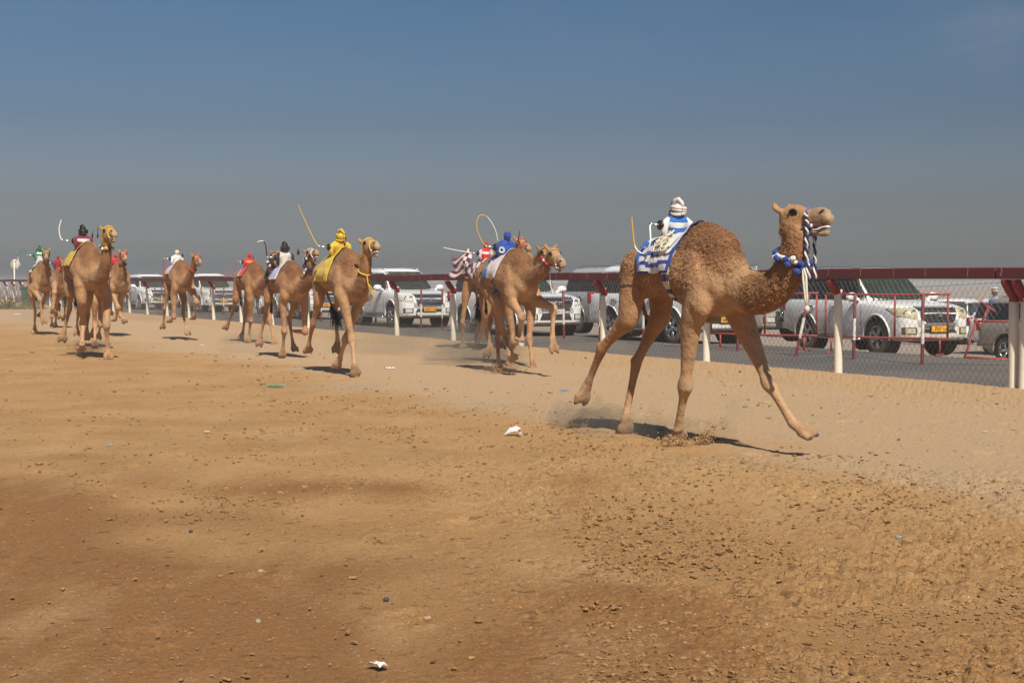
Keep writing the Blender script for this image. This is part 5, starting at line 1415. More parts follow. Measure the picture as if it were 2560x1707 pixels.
    if emblem:
        for (x, y, z, r0, r1, mm, face) in emblem:
            mb = MB(); c_ = Vector((x, y, z)); nn = Vector(face).normalized(); a = nn.orthogonal().normalized(); b = nn.cross(a); vs = []
            for rr in (r0, r1):
                vs += [B(*(c_ + a * rr * math.cos(t_) + b * rr * math.sin(t_))) for t_ in np.linspace(0, 6.283, 21)[:-1]]
            mb.add(vs, [(j, (j + 1) % 20, 20 + (j + 1) % 20, 20 + j) for j in range(20)]); mb.build('emblem', mm, root)
    return root

def base_px(px, Y): return Vector(((px - 1280) / FPX * Y, Y, 0))
def gsz(v): return Vector((v.x, v.y, ground_z(v.x, v.y)))
K_A = (1400, 440, 2.1778); K_B = (1140, 740, 7.465); K_B2 = (1140, 570, 7.84); K_D = (740, 520, 3.5636); K_E = (540, 600, 8.110); K_EL = (540, 740, 8.110)
K_G = (380, 600, 6.031); K_H = (50, 530, 4.0205); K_HL = (60, 720, 7.84)

BLUE = fabric('royal_blue_cloth', (.020, .045, .24)); NAVY = fabric('navy_cloth', (.014, .024, .11)); WHITE = fabric('white_cloth', (.66, .64, .62)); CREAM = fabric('cream_rope', (.62, .55, .42)); SKYB = fabric('bright_blue_satin', (.02, .12, .52), .4)
YEL = fabric('yellow_cloth', (.62, .42, .035)); RED = fabric('red_cloth', (.52, .022, .022)); MAR = fabric('maroon_cloth', (.155, .012, .028)); LIL = fabric('lilac_cloth', (.42, .43, .66)); PINK = fabric('pink_cloth', (.62, .47, .58)); BLK = fabric('black_cloth', (.014, .014, .016)); GRN = fabric('green_cloth', (.015, .20, .075))
GREYC = fabric('grey_satin', (.26, .22, .21), .4); BRN = fabric('dark_harness', (.10, .05, .03)); ORW = mat('yellow_whip', (.60, .36, .02), .45); WHW = mat('white_whip', (.74, .72, .68), .4); REDW = mat('red_whip', (.42, .03, .06), .5); BLKW = M_black

# ---------------------------------------------------------------- A: the leading camel
def camel_A():
    c = Camel('leading brown camel in a blue and white cloth with woolly coat, largest, at right', (1.50, 12.45, 0), 2.0, 1.0, 0, .0125, 1.0)
    c.trunk(.94, .07)
    c.pose({'FR': dict(p=[(712, 815), (683, 1135), (645, 1375), (645, 1440)], w=.10, u=(.30, .28, .12, .18), z=(None, None, None, .03)),
            'FL': dict(p=[(1020, 850), (1135, 1120), (1268, 1345), (1372, 1415)], w=.13, u=(.50, .75, .95, 1.1)),
            'HR': dict(p=[(372, 770), (232, 935), (150, 1135), (112, 1232)], w=.15, u=(-.42, -.75, -1.0, -1.1)),
            'HL': dict(p=[(545, 760), (418, 1010), (358, 1310), (358, 1400)], w=.06, u=(-.40, -.62, -.72, -.70), z=(None, None, None, .03)),
            'neck': dict(p=[(1080, 640), (1195, 590), (1268, 440), (1280, 315), (1243, 222)], u=(.95, 1.22, 1.36, 1.38, 1.34), thick=1.12),
            'head': (10, 9, 1.0)}, K_A)
    c.tail([Vector((-.78, .05, 1.36)), Vector((-.76, .09, 1.2)), Vector((-.70, .1, 1.06))], .035)
    c.skin(.022); c.fur(30000, .017, .5)
    M_BW = fabric('blue_white_braid', (.10, .12, .34))
    # saddle cloth with long bands
    def uf(f, g):
        a = abs(g - .5) * 2; r0 = -.62 + .10 * a; return r0 + f * (.03 - .02 * a - r0)
    A = c.wrap(0, 0, -78, 78, 30, 48, .014, uf=uf, sm=6)
    def pat(f, g):
        a = abs(g - .5) * 2 + .03 * math.sin(f * 9)
        if f < .07: return 2
        if f > .93 or a > .95: return 0
        if .74 < a < .84 or .50 < a < .61 or .26 < a < .38: return 0 if f > .22 else 2
        return 1
    c.cloth('saddle_cloth', A, [BLUE, WHITE, SKYB], .007, pat, .012, 3)
    A = c.wrap(0, 0, -50, 50, 12, 40, .026, uf=lambda f, g: -.09 + .17 * f - .10 * abs(g - .5) * 2, sm=4)
    c.cloth('white_cape', A, [WHITE, NAVY], .006, lambda f, g: 1 if (f > .86 or (.5 < f < .64 and abs(g - .5) > .2)) else 0, .014, 8)
    def gp(i, j): 
        a = abs(j - .5) * 2; v = a * 22; return 0 if (v % 4) < 1.9 else 1
    c.girth('girth', .07, .12, CREAM, pattern=gp, mats=[NAVY, CREAM], lean=-.02)
    # bundled rope on the cloth
    mb = MB(); jr = random.Random(2)
    for i in range(9):
        th = R(28 + jr.uniform(-12, 14)); u = -.02 + jr.uniform(-.07, .07); P = []
        for a in np.linspace(0, 6.3, 12):
            ax = Vector((u + .05 * math.cos(a) * jr.uniform(.8, 1.2), 0, 1.42)); t2 = th + .13 * math.sin(a) + jr.uniform(-.02, .02); d = Vector((0, -math.sin(t2), math.cos(t2))); h = c.bvh.ray_cast(ax + d * .9, -d)
            if h[0] is not None: P.append(h[0] + d * (.045 + .012 * jr.random()))
        if len(P) > 4: mb.tube(P, .009, 6)
    mb.build('rope_bundle', CREAM, c.root)
    c.halter(M_BW, .012, False)
    # braided cheek strap, twisted of two colours, hanging from the noseband to the collar
    T = c.T; P0 = [T(.262, .073, -.02), T(.262, .066, -.10), T(.235, .06, -.22), T(.205, .06, -.40), T(.19, .045, -.62)]
    A = spline([tuple(p) for p in P0], 10); mb = MB(); mb2 = MB()
    for q, mm in ((0, mb), (math.pi, mb2)):
        mm.tube([Vector(a) + Vector((.009 * math.cos(i * .9 + q), .009 * math.sin(i * .9 + q), 0)) for i, a in enumerate(A)], .009, 6)
    for ys in (-1,):
        P1 = [T(.262, .073 * ys, -.02), T(.262, .066 * ys, -.10), T(.235, .06 * ys, -.22), T(.205, .06 * ys, -.40), T(.19, .045 * ys, -.62)]
        A = spline([tuple(p) for p in P1], 10)
        for q, mm in ((0, mb), (math.pi, mb2)):
            mm.tube([Vector(a) + Vector((.009 * math.cos(i * .9 + q), .009 * math.sin(i * .9 + q), 0)) for i, a in enumerate(A)], .009, 6)
    mb.build('braided_rein', NAVY, c.root); mb2.build('braided_rein', WHITE, c.root)
    mb = MB()
    P = spline([tuple(T(.24, -.066, -.13)), tuple(T(.12, -.085, -.19)), tuple(T(.02, -.082, -.235)), tuple(T(-.06, -.05, -.25))], 8); mb.tube([Vector(p) for p in P], .006, 6); mb.build('chain_strap', fabric('black_white_cord', (.12, .11, .11)), c.root)
    P = c.collar(.66, WHITE, .016, [BLUE, WHITE, BLUE], 24, .027, (0, 0, .35))
    low = max(P, key=lambda p: p.x)
    mb = MB(); mb.tube([low, low + Vector((.05, -.01, -.10)), low + Vector((.065, -.012, -.26)), low + Vector((.07, -.01, -.34))], .010, 7); mb.tube([low, low + Vector((.03, -.02, -.12)), low + Vector((.055, -.02, -.27)), low + Vector((.068, -.012, -.34))], .010, 7); mb.ell(low + Vector((.068, -.012, -.35)), (.022, .022, .028), 10); mb.build('lead_rope', CREAM, c.root)
    mb = MB(); jr = random.Random(8)
    for i in range(9): mb.ell(low + Vector((jr.uniform(-.05, .02), jr.uniform(-.05, .05), jr.uniform(-.09, .02))), jr.uniform(.022, .034), 8)
    mb.build('tassel', BLUE, c.root)
    robot(c, 'robot jockey in blue and white with white turban on the leading camel', -.24, 12, -12, 1.02, fabric('robot_blue', (.03, .14, .45)), WHITE, WHITE, fabric('turban_white', (.70, .62, .58)), 'turban',
          whip=[(0, 0, 0), (.02, -.02, -.03), (.05, -.03, -.16), (.0, -.06, -.25), (-.06, -.12, -.20), (-.08, -.14, -.02), (-.085, -.145, .06)], whip_m=WHW, tip_m=ORW, rod=.10, antenna=((-.05, -.05, .10),), ant_m=M_red, whip_r=.013, skirt=WHITE,
          emblem=[(.0, -.121, .06, .0, .03, MAR, (0, -1, .1)), (.07, -.075, .07, 0, .024, MAR, (.7, -.7, 0))])
    return c
cA = camel_A()

# ---------------------------------------------------------------- B: blue robot
def camel_B():
    c = Camel('tan camel with a blue jockey robot and pale cloth, one foreleg raised high, centre right', gsz(base_px(1268, 21.9)), 0, 1.0, 0, .017, .9)
    c.trunk(1.0, .05)
    c.pose({'FR': dict(p=[(1010, 60), (1228, 380), (1195, 700), (1180, 830)], w=.14, u=(.42, .62, .40, .30)),
            'FL': dict(p=[(1520, 90), (1820, 210), (1800, 780), (1840, 1040)], w=.20, u=(.55, .85, .95, 1.0)),
            'HR': dict(p=[(740, 90), (915, 790), (1010, 1070), (1085, 1195)], w=.13, u=(-.30, -.30, -.05, .02)),
            'HL': dict(p=[(800, 300), (775, 830), (795, 1260), (805, 1390)], w=.08, u=(-.40, -.66, -.60, -.55), z=(None, None, None, .03)),
            'neck': dict(p=[(1420, 1010), (1570, 930), (1730, 770), (1830, 610), (1870, 480)], c=K_B2, u=(.92, 1.12, 1.28, 1.34, 1.36), thick=1.02),
            'head': (0, -16, .9)}, K_B)
    c.tail([Vector((-.82, -.05, 1.40)), Vector((-.86, -.10, 1.18)), Vector((-.80, -.12, .98))], .10)
    c.skin(.014); c.fur(9000, .016, .5, 2)
    A = c.wrap(0, 0, -82, 82, 22, 36, .016, uf=lambda f, g: -.46 + f * .50 - .05 * abs(g - .5) * 2, sm=5)
    c.cloth('saddle_cloth', A, [fabric('pale_pink_cloth', (.62, .53, .53)), SKYB, GREYC], .007, lambda f, g: 1 if (f < .35 and abs(g - .5) > .33) else (2 if f < .28 and abs(g - .5) > .18 else 0), .02, 5)
    c.girth('girth', -.10, .09, BLUE, pattern=lambda i, j: 1 if int(j * 72) % 4 == 0 and .2 < i < .8 else 0, mats=[BLUE, WHITE])
    c.halter(fabric('beige_strap', (.42, .30, .20)), .012); c.collar(.80, RED, .012, [RED, WHITE], 8, .022)
    p, t = c.neckpt(.8); mb = MB(); q = p + Vector((.03, 0, -.13)); mb.tube([q, q + Vector((.02, 0, -.2)), q + Vector((.06, .01, -.36)), q + Vector((.05, .03, -.34)), q + Vector((.02, .02, -.18))], .008, 6); mb.build('lead_rope', WHITE, c.root)
    robot(c, 'blue robot jockey with round white ring emblem on its chest', -.22, 14, 0, 1.25, fabric('robot_royal', (.022, .055, .30)), SKYB, BLUE, fabric('cap_blue', (.022, .05, .27)), 'cap',
          whip=[(0, 0, 0), (.0, -.06, .06), (-.02, -.12, .22), (-.02, -.10, .36), (.0, .0, .37), (.03, .10, .22), (.04, .14, .06)], whip_m=ORW, tip_m=WHW, rod=.13, antenna=((.12, .09, .16),), ant_m=M_red, whip_r=.012,
          emblem=[(.08, -.09, .165, .018, .042, WHITE, (.75, -.75, .1)), (.03, -.13, .02, 0, .022, RED, (.2, -1, 0))], skirt=SKYB)
camel_B()

# ---------------------------------------------------------------- C: hidden behind B
def camel_C():
    c = Camel('brown camel almost hidden behind the tan camel with the raised foreleg', gsz(base_px(1268, 24.3)), 0, .97, -.03, .022, .8, (.88, .8, .75))
    c.trunk(.85, .0)
    c.pose({'FL': dict(p=[(1400, 330), (1365, 800), (1420, 1200), (1468, 1430)], w=.10, u=(.5, .85, 1.0, 1.15), z=(None, None, None, .04)),
            'FR': dict(p=[None, (1075, 850), (1010, 1200), (1005, 1300)], w=.1, u=(.4, .55, .35, .32), z=(None, None, None, .05)),
            'HR': dict(p=[(760, 150), (645, 410), (615, 960), (570, 1130)], w=.12, u=(-.36, -.7, -.85, -.95)),
            'HL': dict(p=[None, (1010, 560), (965, 760), (880, 950)], w=.12, u=(-.4, -.62, -.9, -1.0)),
            'neck': dict(p=[(1400, 1000), (1500, 850), (1590, 680), (1650, 560), (1690, 465)], c=K_B2, u=(.9, 1.1, 1.25, 1.3, 1.3), thick=1.0),
            'head': (4, -10, .5)}, K_B)
    c.tail([Vector((-.8, 0, 1.38)), Vector((-.84, 0, 1.15)), Vector((-.82, 0, .95))])
    c.skin(.006); c.halter(BRN, .011)
camel_C()

# ---------------------------------------------------------------- B2: checkered cloth
def camel_B2():
    c = Camel('camel in a maroon and white checkered cloth behind the blue jockey', gsz(base_px(1222, 28.9)), 0, 1.02, .0, .021, .6, (1.02, 1.0, .95))
    c.trunk(.9, .02)
    c.pose({'HR': dict(p=[(185, -20), (122, 490), (130, 850), (130, 985)], w=.12, u=(-.42, -.66, -.62, -.55), z=(None, None, None, .03)),
            'HL': dict(p=[(520, 210), (405, 620), (335, 930), (290, 1090)], w=.12, u=(-.35, -.7, -.95, -1.05)),
            'FR': dict(p=[(560, 330), (490, 690), (410, 850), (310, 880)], w=.12, u=(.40, .5, .25, .12)),
            'FL': dict(p=[(640, 330), (590, 700), (690, 1030), (720, 1130)], w=.12, u=(.42, .45, .55, .62), z=(None, None, None, .05)),
            'neck': dict(p=[(1440, 800), (1430, 640), (1370, 480), (1290, 370), (1240, 285)], c=K_B2, u=(.9, 1.08, 1.18, 1.22, 1.22), thick=.95),
            'head': (2, -6, .7)}, K_B)
    c.tail([Vector((-.80, -.03, 1.40)), Vector((-.82, .10, 1.15)), Vector((-.74, .20, .95))], .13)
    c.skin(.005)
    A = c.wrap(0, 0, -88, 88, 20, 36, .016, uf=lambda f, g: -.70 + f * .62, sm=4)
    c.cloth('saddle_cloth', A, [MAR, WHITE], .007, lambda f, g: (int(f * 6.99) + int(g * 9)) % 2 if f > .40 else int(g * 9 + .5 * math.sin(f * 12)) % 2, .02, 4)
    mb = MB(); P = []
    for i in range(8):
        row = []
        for j in range(7):
            f, g = i / 7, j / 6; row.append(Vector((-.34 - .56 * f, -.24 - .14 * f + .04 * math.sin(g * 7 + f * 4) - .06 * g, 2.02 - .10 * f + .07 * math.sin(f * 6) - (.50 - .12 * f) * g)))
        P.append(row)
    mb.grid(P)
    for fi in range(len(mb.f)): mb.m[fi] = (fi % 6 + (fi // 6 if fi // 6 < 3 else 0)) % 2
    o = mb.build('flying_cloth', [MAR, WHITE], c.root); md = o.modifiers.new('t', 'SOLIDIFY'); md.thickness = .006
    c.girth('girth', -.10, .05, RED); c.halter(RED, .014)
    robot(c, 'red robot jockey with white stripe above the checkered cloth', -.28, 4, 0, 1.15, RED, WHITE, fabric('robot_pink', (.62, .42, .42)), fabric('cap_red', (.40, .014, .02)), 'cap', whip=[(0, 0, 0), (-.02, -.12, .02), (-.05, -.30, .05), (-.1, -.5, .09)], whip_m=WHW, rod=.14, antenna=((.03, .06, .03),), whip_r=.016, skirt=MAR)
camel_B2()

# ---------------------------------------------------------------- D: yellow
def camel_D():
    c = Camel('tan camel draped in bright yellow cloth, mouth open, left of centre', gsz(base_px(852, 21.7)), 0, 1.0, 0, .017, .7, (1.03, 1.02, 1.02))
    c.trunk(.98, .05)
    c.pose({'FR': dict(p=[(425, 840), (500, 1170), (520, 1400), (532, 1490)], w=.08, u=(.42, .55, .62, .70), z=(None, None, None, .03)),
            'FL': dict(p=[(565, 830), (445, 1165), (392, 1340), (350, 1425)], w=.14, u=(.42, .40, .20, .12), z=(None, None, None, .04)),
            'HR': dict(p=[(205, 815), (150, 1035), (112, 1225), (104, 1285)], w=.15, u=(-.42, -.72, -.95, -1.05)),
            'HL': dict(p=[(390, 800), (348, 900), (372, 1195), (356, 1285)], w=.14, u=(-.30, -.62, -.75, -.82)),
            'neck': dict(p=[(560, 730), (598, 640), (618, 540), (628, 430), (628, 330)], u=(.90, 1.06, 1.14, 1.16, 1.16), thick=.98),
            'head': (2, 8, 1.2)}, K_D)
    c.tail([Vector((-.80, .03, 1.38)), Vector((-.80, .10, 1.15)), Vector((-.70, .15, .95))], .14)
    c.skin(.010); c.fur(4000, .016, .6, 4)
    A = c.wrap(0, 0, -92, 92, 22, 36, .018, uf=lambda f, g: -.62 + .62 * f + .06 * (1 - abs(g - .5) * 2) + .12 * f * abs(g - .5), sm=4)
    c.cloth('saddle_cloth', A, [YEL], .008, None, .03, 6)
    c.girth('girth', -.10, .075, YEL); c.halter(YEL, .014); P = c.collar(.62, YEL, .010)
    low = max(P, key=lambda p: p.x); mb = MB(); mb.tube([low, low + Vector((.04, 0, -.12)), low + Vector((.05, .06, -.28)), low + Vector((.05, .10, -.34)), low + Vector((.05, .08, -.22)), low + Vector((.04, 0, -.12))], .008, 6); mb.build('lead_rope', ORW, c.root)
    mb = MB(); a, t = c.neckpt(.6); s0 = seat_of(c, .1); mb.tube([s0, (s0 + a) / 2 + Vector((0, 0, .03)), a + Vector((-.06, 0, .06))], .010, 6); mb.build('rein', YEL, c.root)
    robot(c, 'yellow cloth covered robot jockey with long raised whip', -.20, 16, 0, 1.22, YEL, None, YEL, YEL, 'turban', whip=[(0, 0, 0), (-.03, -.04, .06), (-.12, -.12, .28), (-.2, -.2, .52)], whip_m=ORW, rod=.14, antenna=((.07, .03, .10), (-.03, -.02, .10)), ant_m=mat('pink_base', (.5, .05, .15), .5), whip_r=.012, skirt=YEL)
camel_D()

# ---------------------------------------------------------------- E: black and white
def camel_E():
    c = Camel('camel with pale lilac cloth and black white tassel collar, open mouth', gsz(base_px(716, 26.5)), 0, .95, 0, .020, .95, (.94, .88, .84))
    c.trunk(.92, .05)
    c.pose({'FR': dict(p=[(1352, 110), (1385, 700), (1360, 1080), (1338, 1235)], w=.10, u=(.42, .48, .44, .50), z=(None, None, None, .03)),
            'FL': dict(p=[(1790, 190), (1808, 740), (1712, 720), (1612, 705)], w=.17, u=(.48, .55, .15, -.05)),
            'HR': dict(p=[(1052, 60), (1000, 400), (905, 820), (872, 1010)], w=.15, u=(-.42, -.70, -.85, -.95)),
            'HL': dict(p=[(1600, 160), (1485, 470), (1560, 970), (1610, 1110)], w=.15, u=(-.30, -.50, -.28, -.20)),
            'neck': dict(p=[(1800, 920), (1880, 780), (1910, 610), (1915, 450), (1890, 290)], c=K_E, u=(.90, 1.06, 1.14, 1.17, 1.16), thick=.98),
            'head': (2, 14, 1.1)}, K_EL)
    c.tail([Vector((-.78, -.02, 1.32)), Vector((-.82, -.03, 1.10)), Vector((-.80, -.04, .92))])
    c.skin(.012); c.fur(6000, .018, .5, 3)
    A = c.wrap(0, 0, -70, 70, 20, 34, .016, uf=lambda f, g: -.46 + .52 * f, sm=4)
    c.cloth('saddle_cloth', A, [LIL, WHITE, BLK], .007, lambda f, g: 2 if (f < .12) else (1 if abs(g - .5) > .42 or f > .88 else 0), .012, 2)
    mb = MB(); jr = random.Random(6)
    for i in range(26):
        th = R(-jr.uniform(-70, -40) * 1.0); u = -.40 + jr.uniform(-.08, .05); ax = Vector((u * c.s, 0, 1.42 * c.s)); d = Vector((0, -math.sin(th), math.cos(th))); h = c.bvh.ray_cast(ax + d * .9, -d)
        if h[0] is not None: q = h[0] + d * .03; mb.tube([q, q + Vector((jr.gauss(0, .07), jr.gauss(0, .03), jr.gauss(0, .07)))], .014, 5)
    mb.build('black_tassels', BLK, c.root)
    c.girth('girth', -.10, .05, BLK, pattern=lambda i, j: int(j * 40) % 2, mats=[BLK, CREAM]); c.halter(fabric('white_strap', (.6, .55, .52)), .011)
    c.collar(.72, BLK, .018, [BLK, WHITE, BLK, BLK], 18, .034); c.collar(.90, BLK, .014, [BLK, WHITE], 12, .026)
    robot(c, 'robot jockey with black head and cream shirt holding a black curved whip', -.22, 4, 0, 1.25, fabric('cream_shirt', (.60, .52, .44)), None, BLK, BLK, 'turban', whip=[(0, 0, 0), (0, -.02, .08), (.0, -.03, .18), (-.0, -.08, .24), (-.02, -.15, .22)], whip_m=BLKW, tip_m=WHW, rod=.13, antenna=((.06, .18, .06), (.05, .2, .02)), whip_r=.017)
camel_E()

# ---------------------------------------------------------------- F: red robot
def camel_F():
    c = Camel('reddish brown camel with a red jockey, its face behind the lilac cloth', gsz(base_px(628, 33.0)), 0, .98, 0, .022, .8, (.92, .82, .74))
    c.trunk(.95, .05)
    c.pose({'FR': dict(p=[(690, 90), (705, 480), (670, 800), (640, 930)], w=.10, u=(.42, .48, .42, .48), z=(None, None, None, .03)),
            'FL': dict(p=[(1110, 90), (1092, 490), (1160, 860), (1205, 990)], w=.15, u=(.5, .7, .85, .95)),
            'HR': dict(p=[(405, 60), (342, 290), (250, 550), (178, 670)], w=.15, u=(-.42, -.75, -1.0, -1.1)),
            'HL': dict(p=[(640, 100), (595, 350), (545, 740), (485, 880)], w=.10, u=(-.38, -.64, -.68, -.72)),
            'neck': dict(p=[(960, 900), (1050, 760), (1110, 600), (1150, 450), (1180, 310)], c=K_E, u=(.90, 1.06, 1.14, 1.17, 1.16), thick=.98),
            'head': (-12, -14, .3)}, K_EL)
    c.tail([Vector((-.80, 0, 1.38)), Vector((-.84, 0, 1.15)), Vector((-.82, 0, .95))])
    c.skin(.010); c.fur(3000, .018, .55, 5)
    A = c.wrap(0, 0, -62, 62, 18, 30, .016, uf=lambda f, g: -.52 + .55 * f, sm=4)
    c.cloth('saddle_cloth', A, [fabric('red_satin', (.60, .03, .025), .45), fabric('pinkish_cloth', (.62, .46, .43))], .007, lambda f, g: 1 if f < .42 and int(f * 22) % 3 else 0, .015, 7)
    c.girth('girth', -.12, .04, RED); c.halter(BLK, .013); c.collar(.78, BLK, .018, [BLK, BLK, WHITE], 14, .034)
    robot(c, 'red robot jockey with drooping pink whip on the reddish camel', -.26, 6, 0, 1.05, RED, fabric('gold_band', (.6, .35, .12)), RED, fabric('cap_red2', (.45, .03, .02)), 'cap', whip=[(0, 0, 0), (-.01, -.05, -.08), (-.02, -.10, -.22), (-.03, -.14, -.32), (-.06, -.26, -.30), (-.1, -.38, -.26)], whip_m=REDW, rod=.12, antenna=((.02, .08, .06),), whip_r=.014, skirt=RED)
camel_F()

# ---------------------------------------------------------------- G: leaping
def camel_G():
    c = Camel('camel draped in pink cloth with all four feet off the sand, face on', gsz(base_px(446, 34.6)), 0, .97, .10, .022, .6, (.98, .95, .92))
    c.trunk(.95, .05)
    c.pose({'FR': dict(p=[(332, 830), (332, 1165), (290, 1200), (255, 1235)], w=.15, u=(.42, .50, .18, .05)),
            'FL': dict(p=[(622, 800), (672, 925), (640, 1130), (610, 1195)], w=.18, u=(.55, .80, .55, .45)),
            'HR': dict(p=[(238, 760), (190, 1030), (172, 1255), (158, 1335)], w=.16, u=(-.40, -.62, -.50, -.42)),
            'HL': dict(p=[(478, 900), (470, 1110), (518, 1350), (545, 1425)], w=.12, u=(-.28, -.35, -.05, .05)),
            'neck': dict(p=[(520, 650), (565, 560), (605, 460), (635, 370), (655, 270)], u=(.88, 1.02, 1.10, 1.14, 1.14), thick=.95),
            'head': (2, -4, .5)}, K_G)
    c.tail([Vector((-.80, 0, 1.42)), Vector((-.86, 0, 1.22)), Vector((-.86, 0, 1.05))])
    c.skin(.004)
    A = c.wrap(0, 0, -66, 66, 18, 30, .016, uf=lambda f, g: -.48 + .50 * f, sm=4)
    c.cloth('saddle_cloth', A, [PINK, WHITE], .007, lambda f, g: 1 if f < .1 or abs(g - .5) > .46 else 0, .012, 9)
    c.girth('girth', -.14, .03, RED); c.halter(RED, .013); c.collar(.72, RED, .012)
    robot(c, 'white robot jockey with red whip on the leaping pink draped camel', -.24, 5, 0, 1.1, fabric('robot_white', (.66, .63, .58)), None, WHITE, fabric('cap_white', (.62, .55, .48)), 'cap', whip=[(0, 0, 0), (-.01, -.03, -.08), (-.02, -.02, -.2), (-.05, -.04, -.32), (-.08, -.08, -.36)], whip_m=REDW, rod=.13, antenna=((.05, .10, .05), (.05, .12, .04)), whip_r=.018)
camel_G()

# ---------------------------------------------------------------- H: tall camel at left in yellow
def camel_H():
    c = Camel('tall tan camel with yellow cloth and maroon jockey, foremost of the left group', gsz(base_px(213, 26.4)), 1.0, 1.12, 0, .019, .5, (1.0, .97, .93))
    c.trunk(.92, .05)
    c.pose({'FR': dict(p=[(1130, 250), (1160, 680), (1140, 1090), (1120, 1220)], w=.14, u=(.42, .42, .30, .35), z=(None, None, None, .04), c=K_HL),
            'FL': dict(p=[(1640, 250), (1615, 710), (1640, 1180), (1665, 1395)], w=.14, u=(.45, .60, .62, .74), z=(None, None, None, .03), c=K_HL),
            'HR': dict(p=[(900, 90), (905, 370), (780, 850), (745, 1040)], w=.16, u=(-.40, -.66, -.85, -.95), c=K_HL),
            'HL': dict(p=[(1260, 200), (1250, 520), (1222, 860), (1210, 1010)], w=.12, u=(-.40, -.66, -.80, -.85), c=K_HL),
            'neck': dict(p=[(815, 660), (850, 560), (866, 460), (872, 340), (875, 205)], u=(.86, 1.0, 1.08, 1.12, 1.13), thick=.95),
            'head': (4, 6, .7)}, K_H)
    c.tail([Vector((-.85, 0, 1.5)), Vector((-.9, 0, 1.25)), Vector((-.88, 0, 1.05))])
    c.skin(.004)
    A = c.wrap(0, 0, -72, 72, 20, 32, .018, uf=lambda f, g: -.62 + .68 * f + .03, sm=4)
    c.cloth('saddle_cloth', A, [fabric('golden_cloth', (.60, .37, .02))], .008, None, .03, 12)
    c.girth('girth', -.08, .05, BLK); c.halter(fabric('golden_strap', (.55, .33, .02)), .018); c.collar(.80, fabric('golden_strap', (1, 1, 1)), .016, [WHITE, YEL, BLK], 12, .030)
    robot(c, 'maroon robot jockey with white stripe and black helmet at left', -.22, 2, 0, 1.25, fabric('robot_maroon', (.20, .012, .045)), WHITE, MAR, M_black, 'turban', whip=[(0, 0, 0), (.0, -.03, .06), (.0, -.04, .18), (.0, -.01, .30)], whip_m=WHW, rod=.17, antenna=((.03, .13, .06), (.06, .2, .14)), whip_r=.02, skirt=MAR)
camel_H()

# ---------------------------------------------------------------- I: red cloth behind H
def camel_I():
    c = Camel('camel in red cloth just right of the tall yellow draped camel', gsz(base_px(291, 37.3)), 0, 1.0, .05, .023, .4, (1.05, 1.05, 1.02))
    c.trunk(.9, .05)
    c.pose({'FR': dict(p=[None, (1850, 380), (1800, 600), (1745, 640)], w=.15, u=(.42, .55, .2, .05), c=K_HL),
            'FL': dict(p=[(1905, 180), (1890, 545), (1935, 590), (1985, 680)], w=.16, u=(.45, .62, .45, .5), c=K_HL),
            'HR': dict(p=[None, (1700, 300), (1700, 440), (1695, 530)], w=.16, u=(-.4, -.66, -.9, -1.0), c=K_HL),
            'HL': dict(p=[None, (1830, 330), (1860, 440), (1850, 520)], w=.14, u=(-.4, -.6, -.8, -.9), c=K_HL),
            'neck': dict(p=[(1000, 720), (1020, 640), (1028, 570), (1032, 500), (1033, 420)], u=(.86, 1.0, 1.08, 1.12, 1.13), thick=.95),
            'head': (-2, -6, .35)}, K_H)
    c.tail([Vector((-.8, 0, 1.38)), Vector((-.84, 0, 1.15)), Vector((-.82, 0, .95))])
    c.skin(.004)
    A = c.wrap(0, 0, -76, 76, 16, 28, .018, uf=lambda f, g: -.5 + .52 * f, sm=4)
    c.cloth('saddle_cloth', A, [RED], .008, None, .02, 13); c.girth('girth', -.1, .05, RED); c.halter(RED, .015); c.collar(.78, MAR, .022)
    robot(c, 'red robot jockey half hidden behind the tall camel', -.22, 5, 0, 1.0, RED, None, RED, RED, 'cap', whip=None, antenna=((.02, .05, .05),))
camel_I()

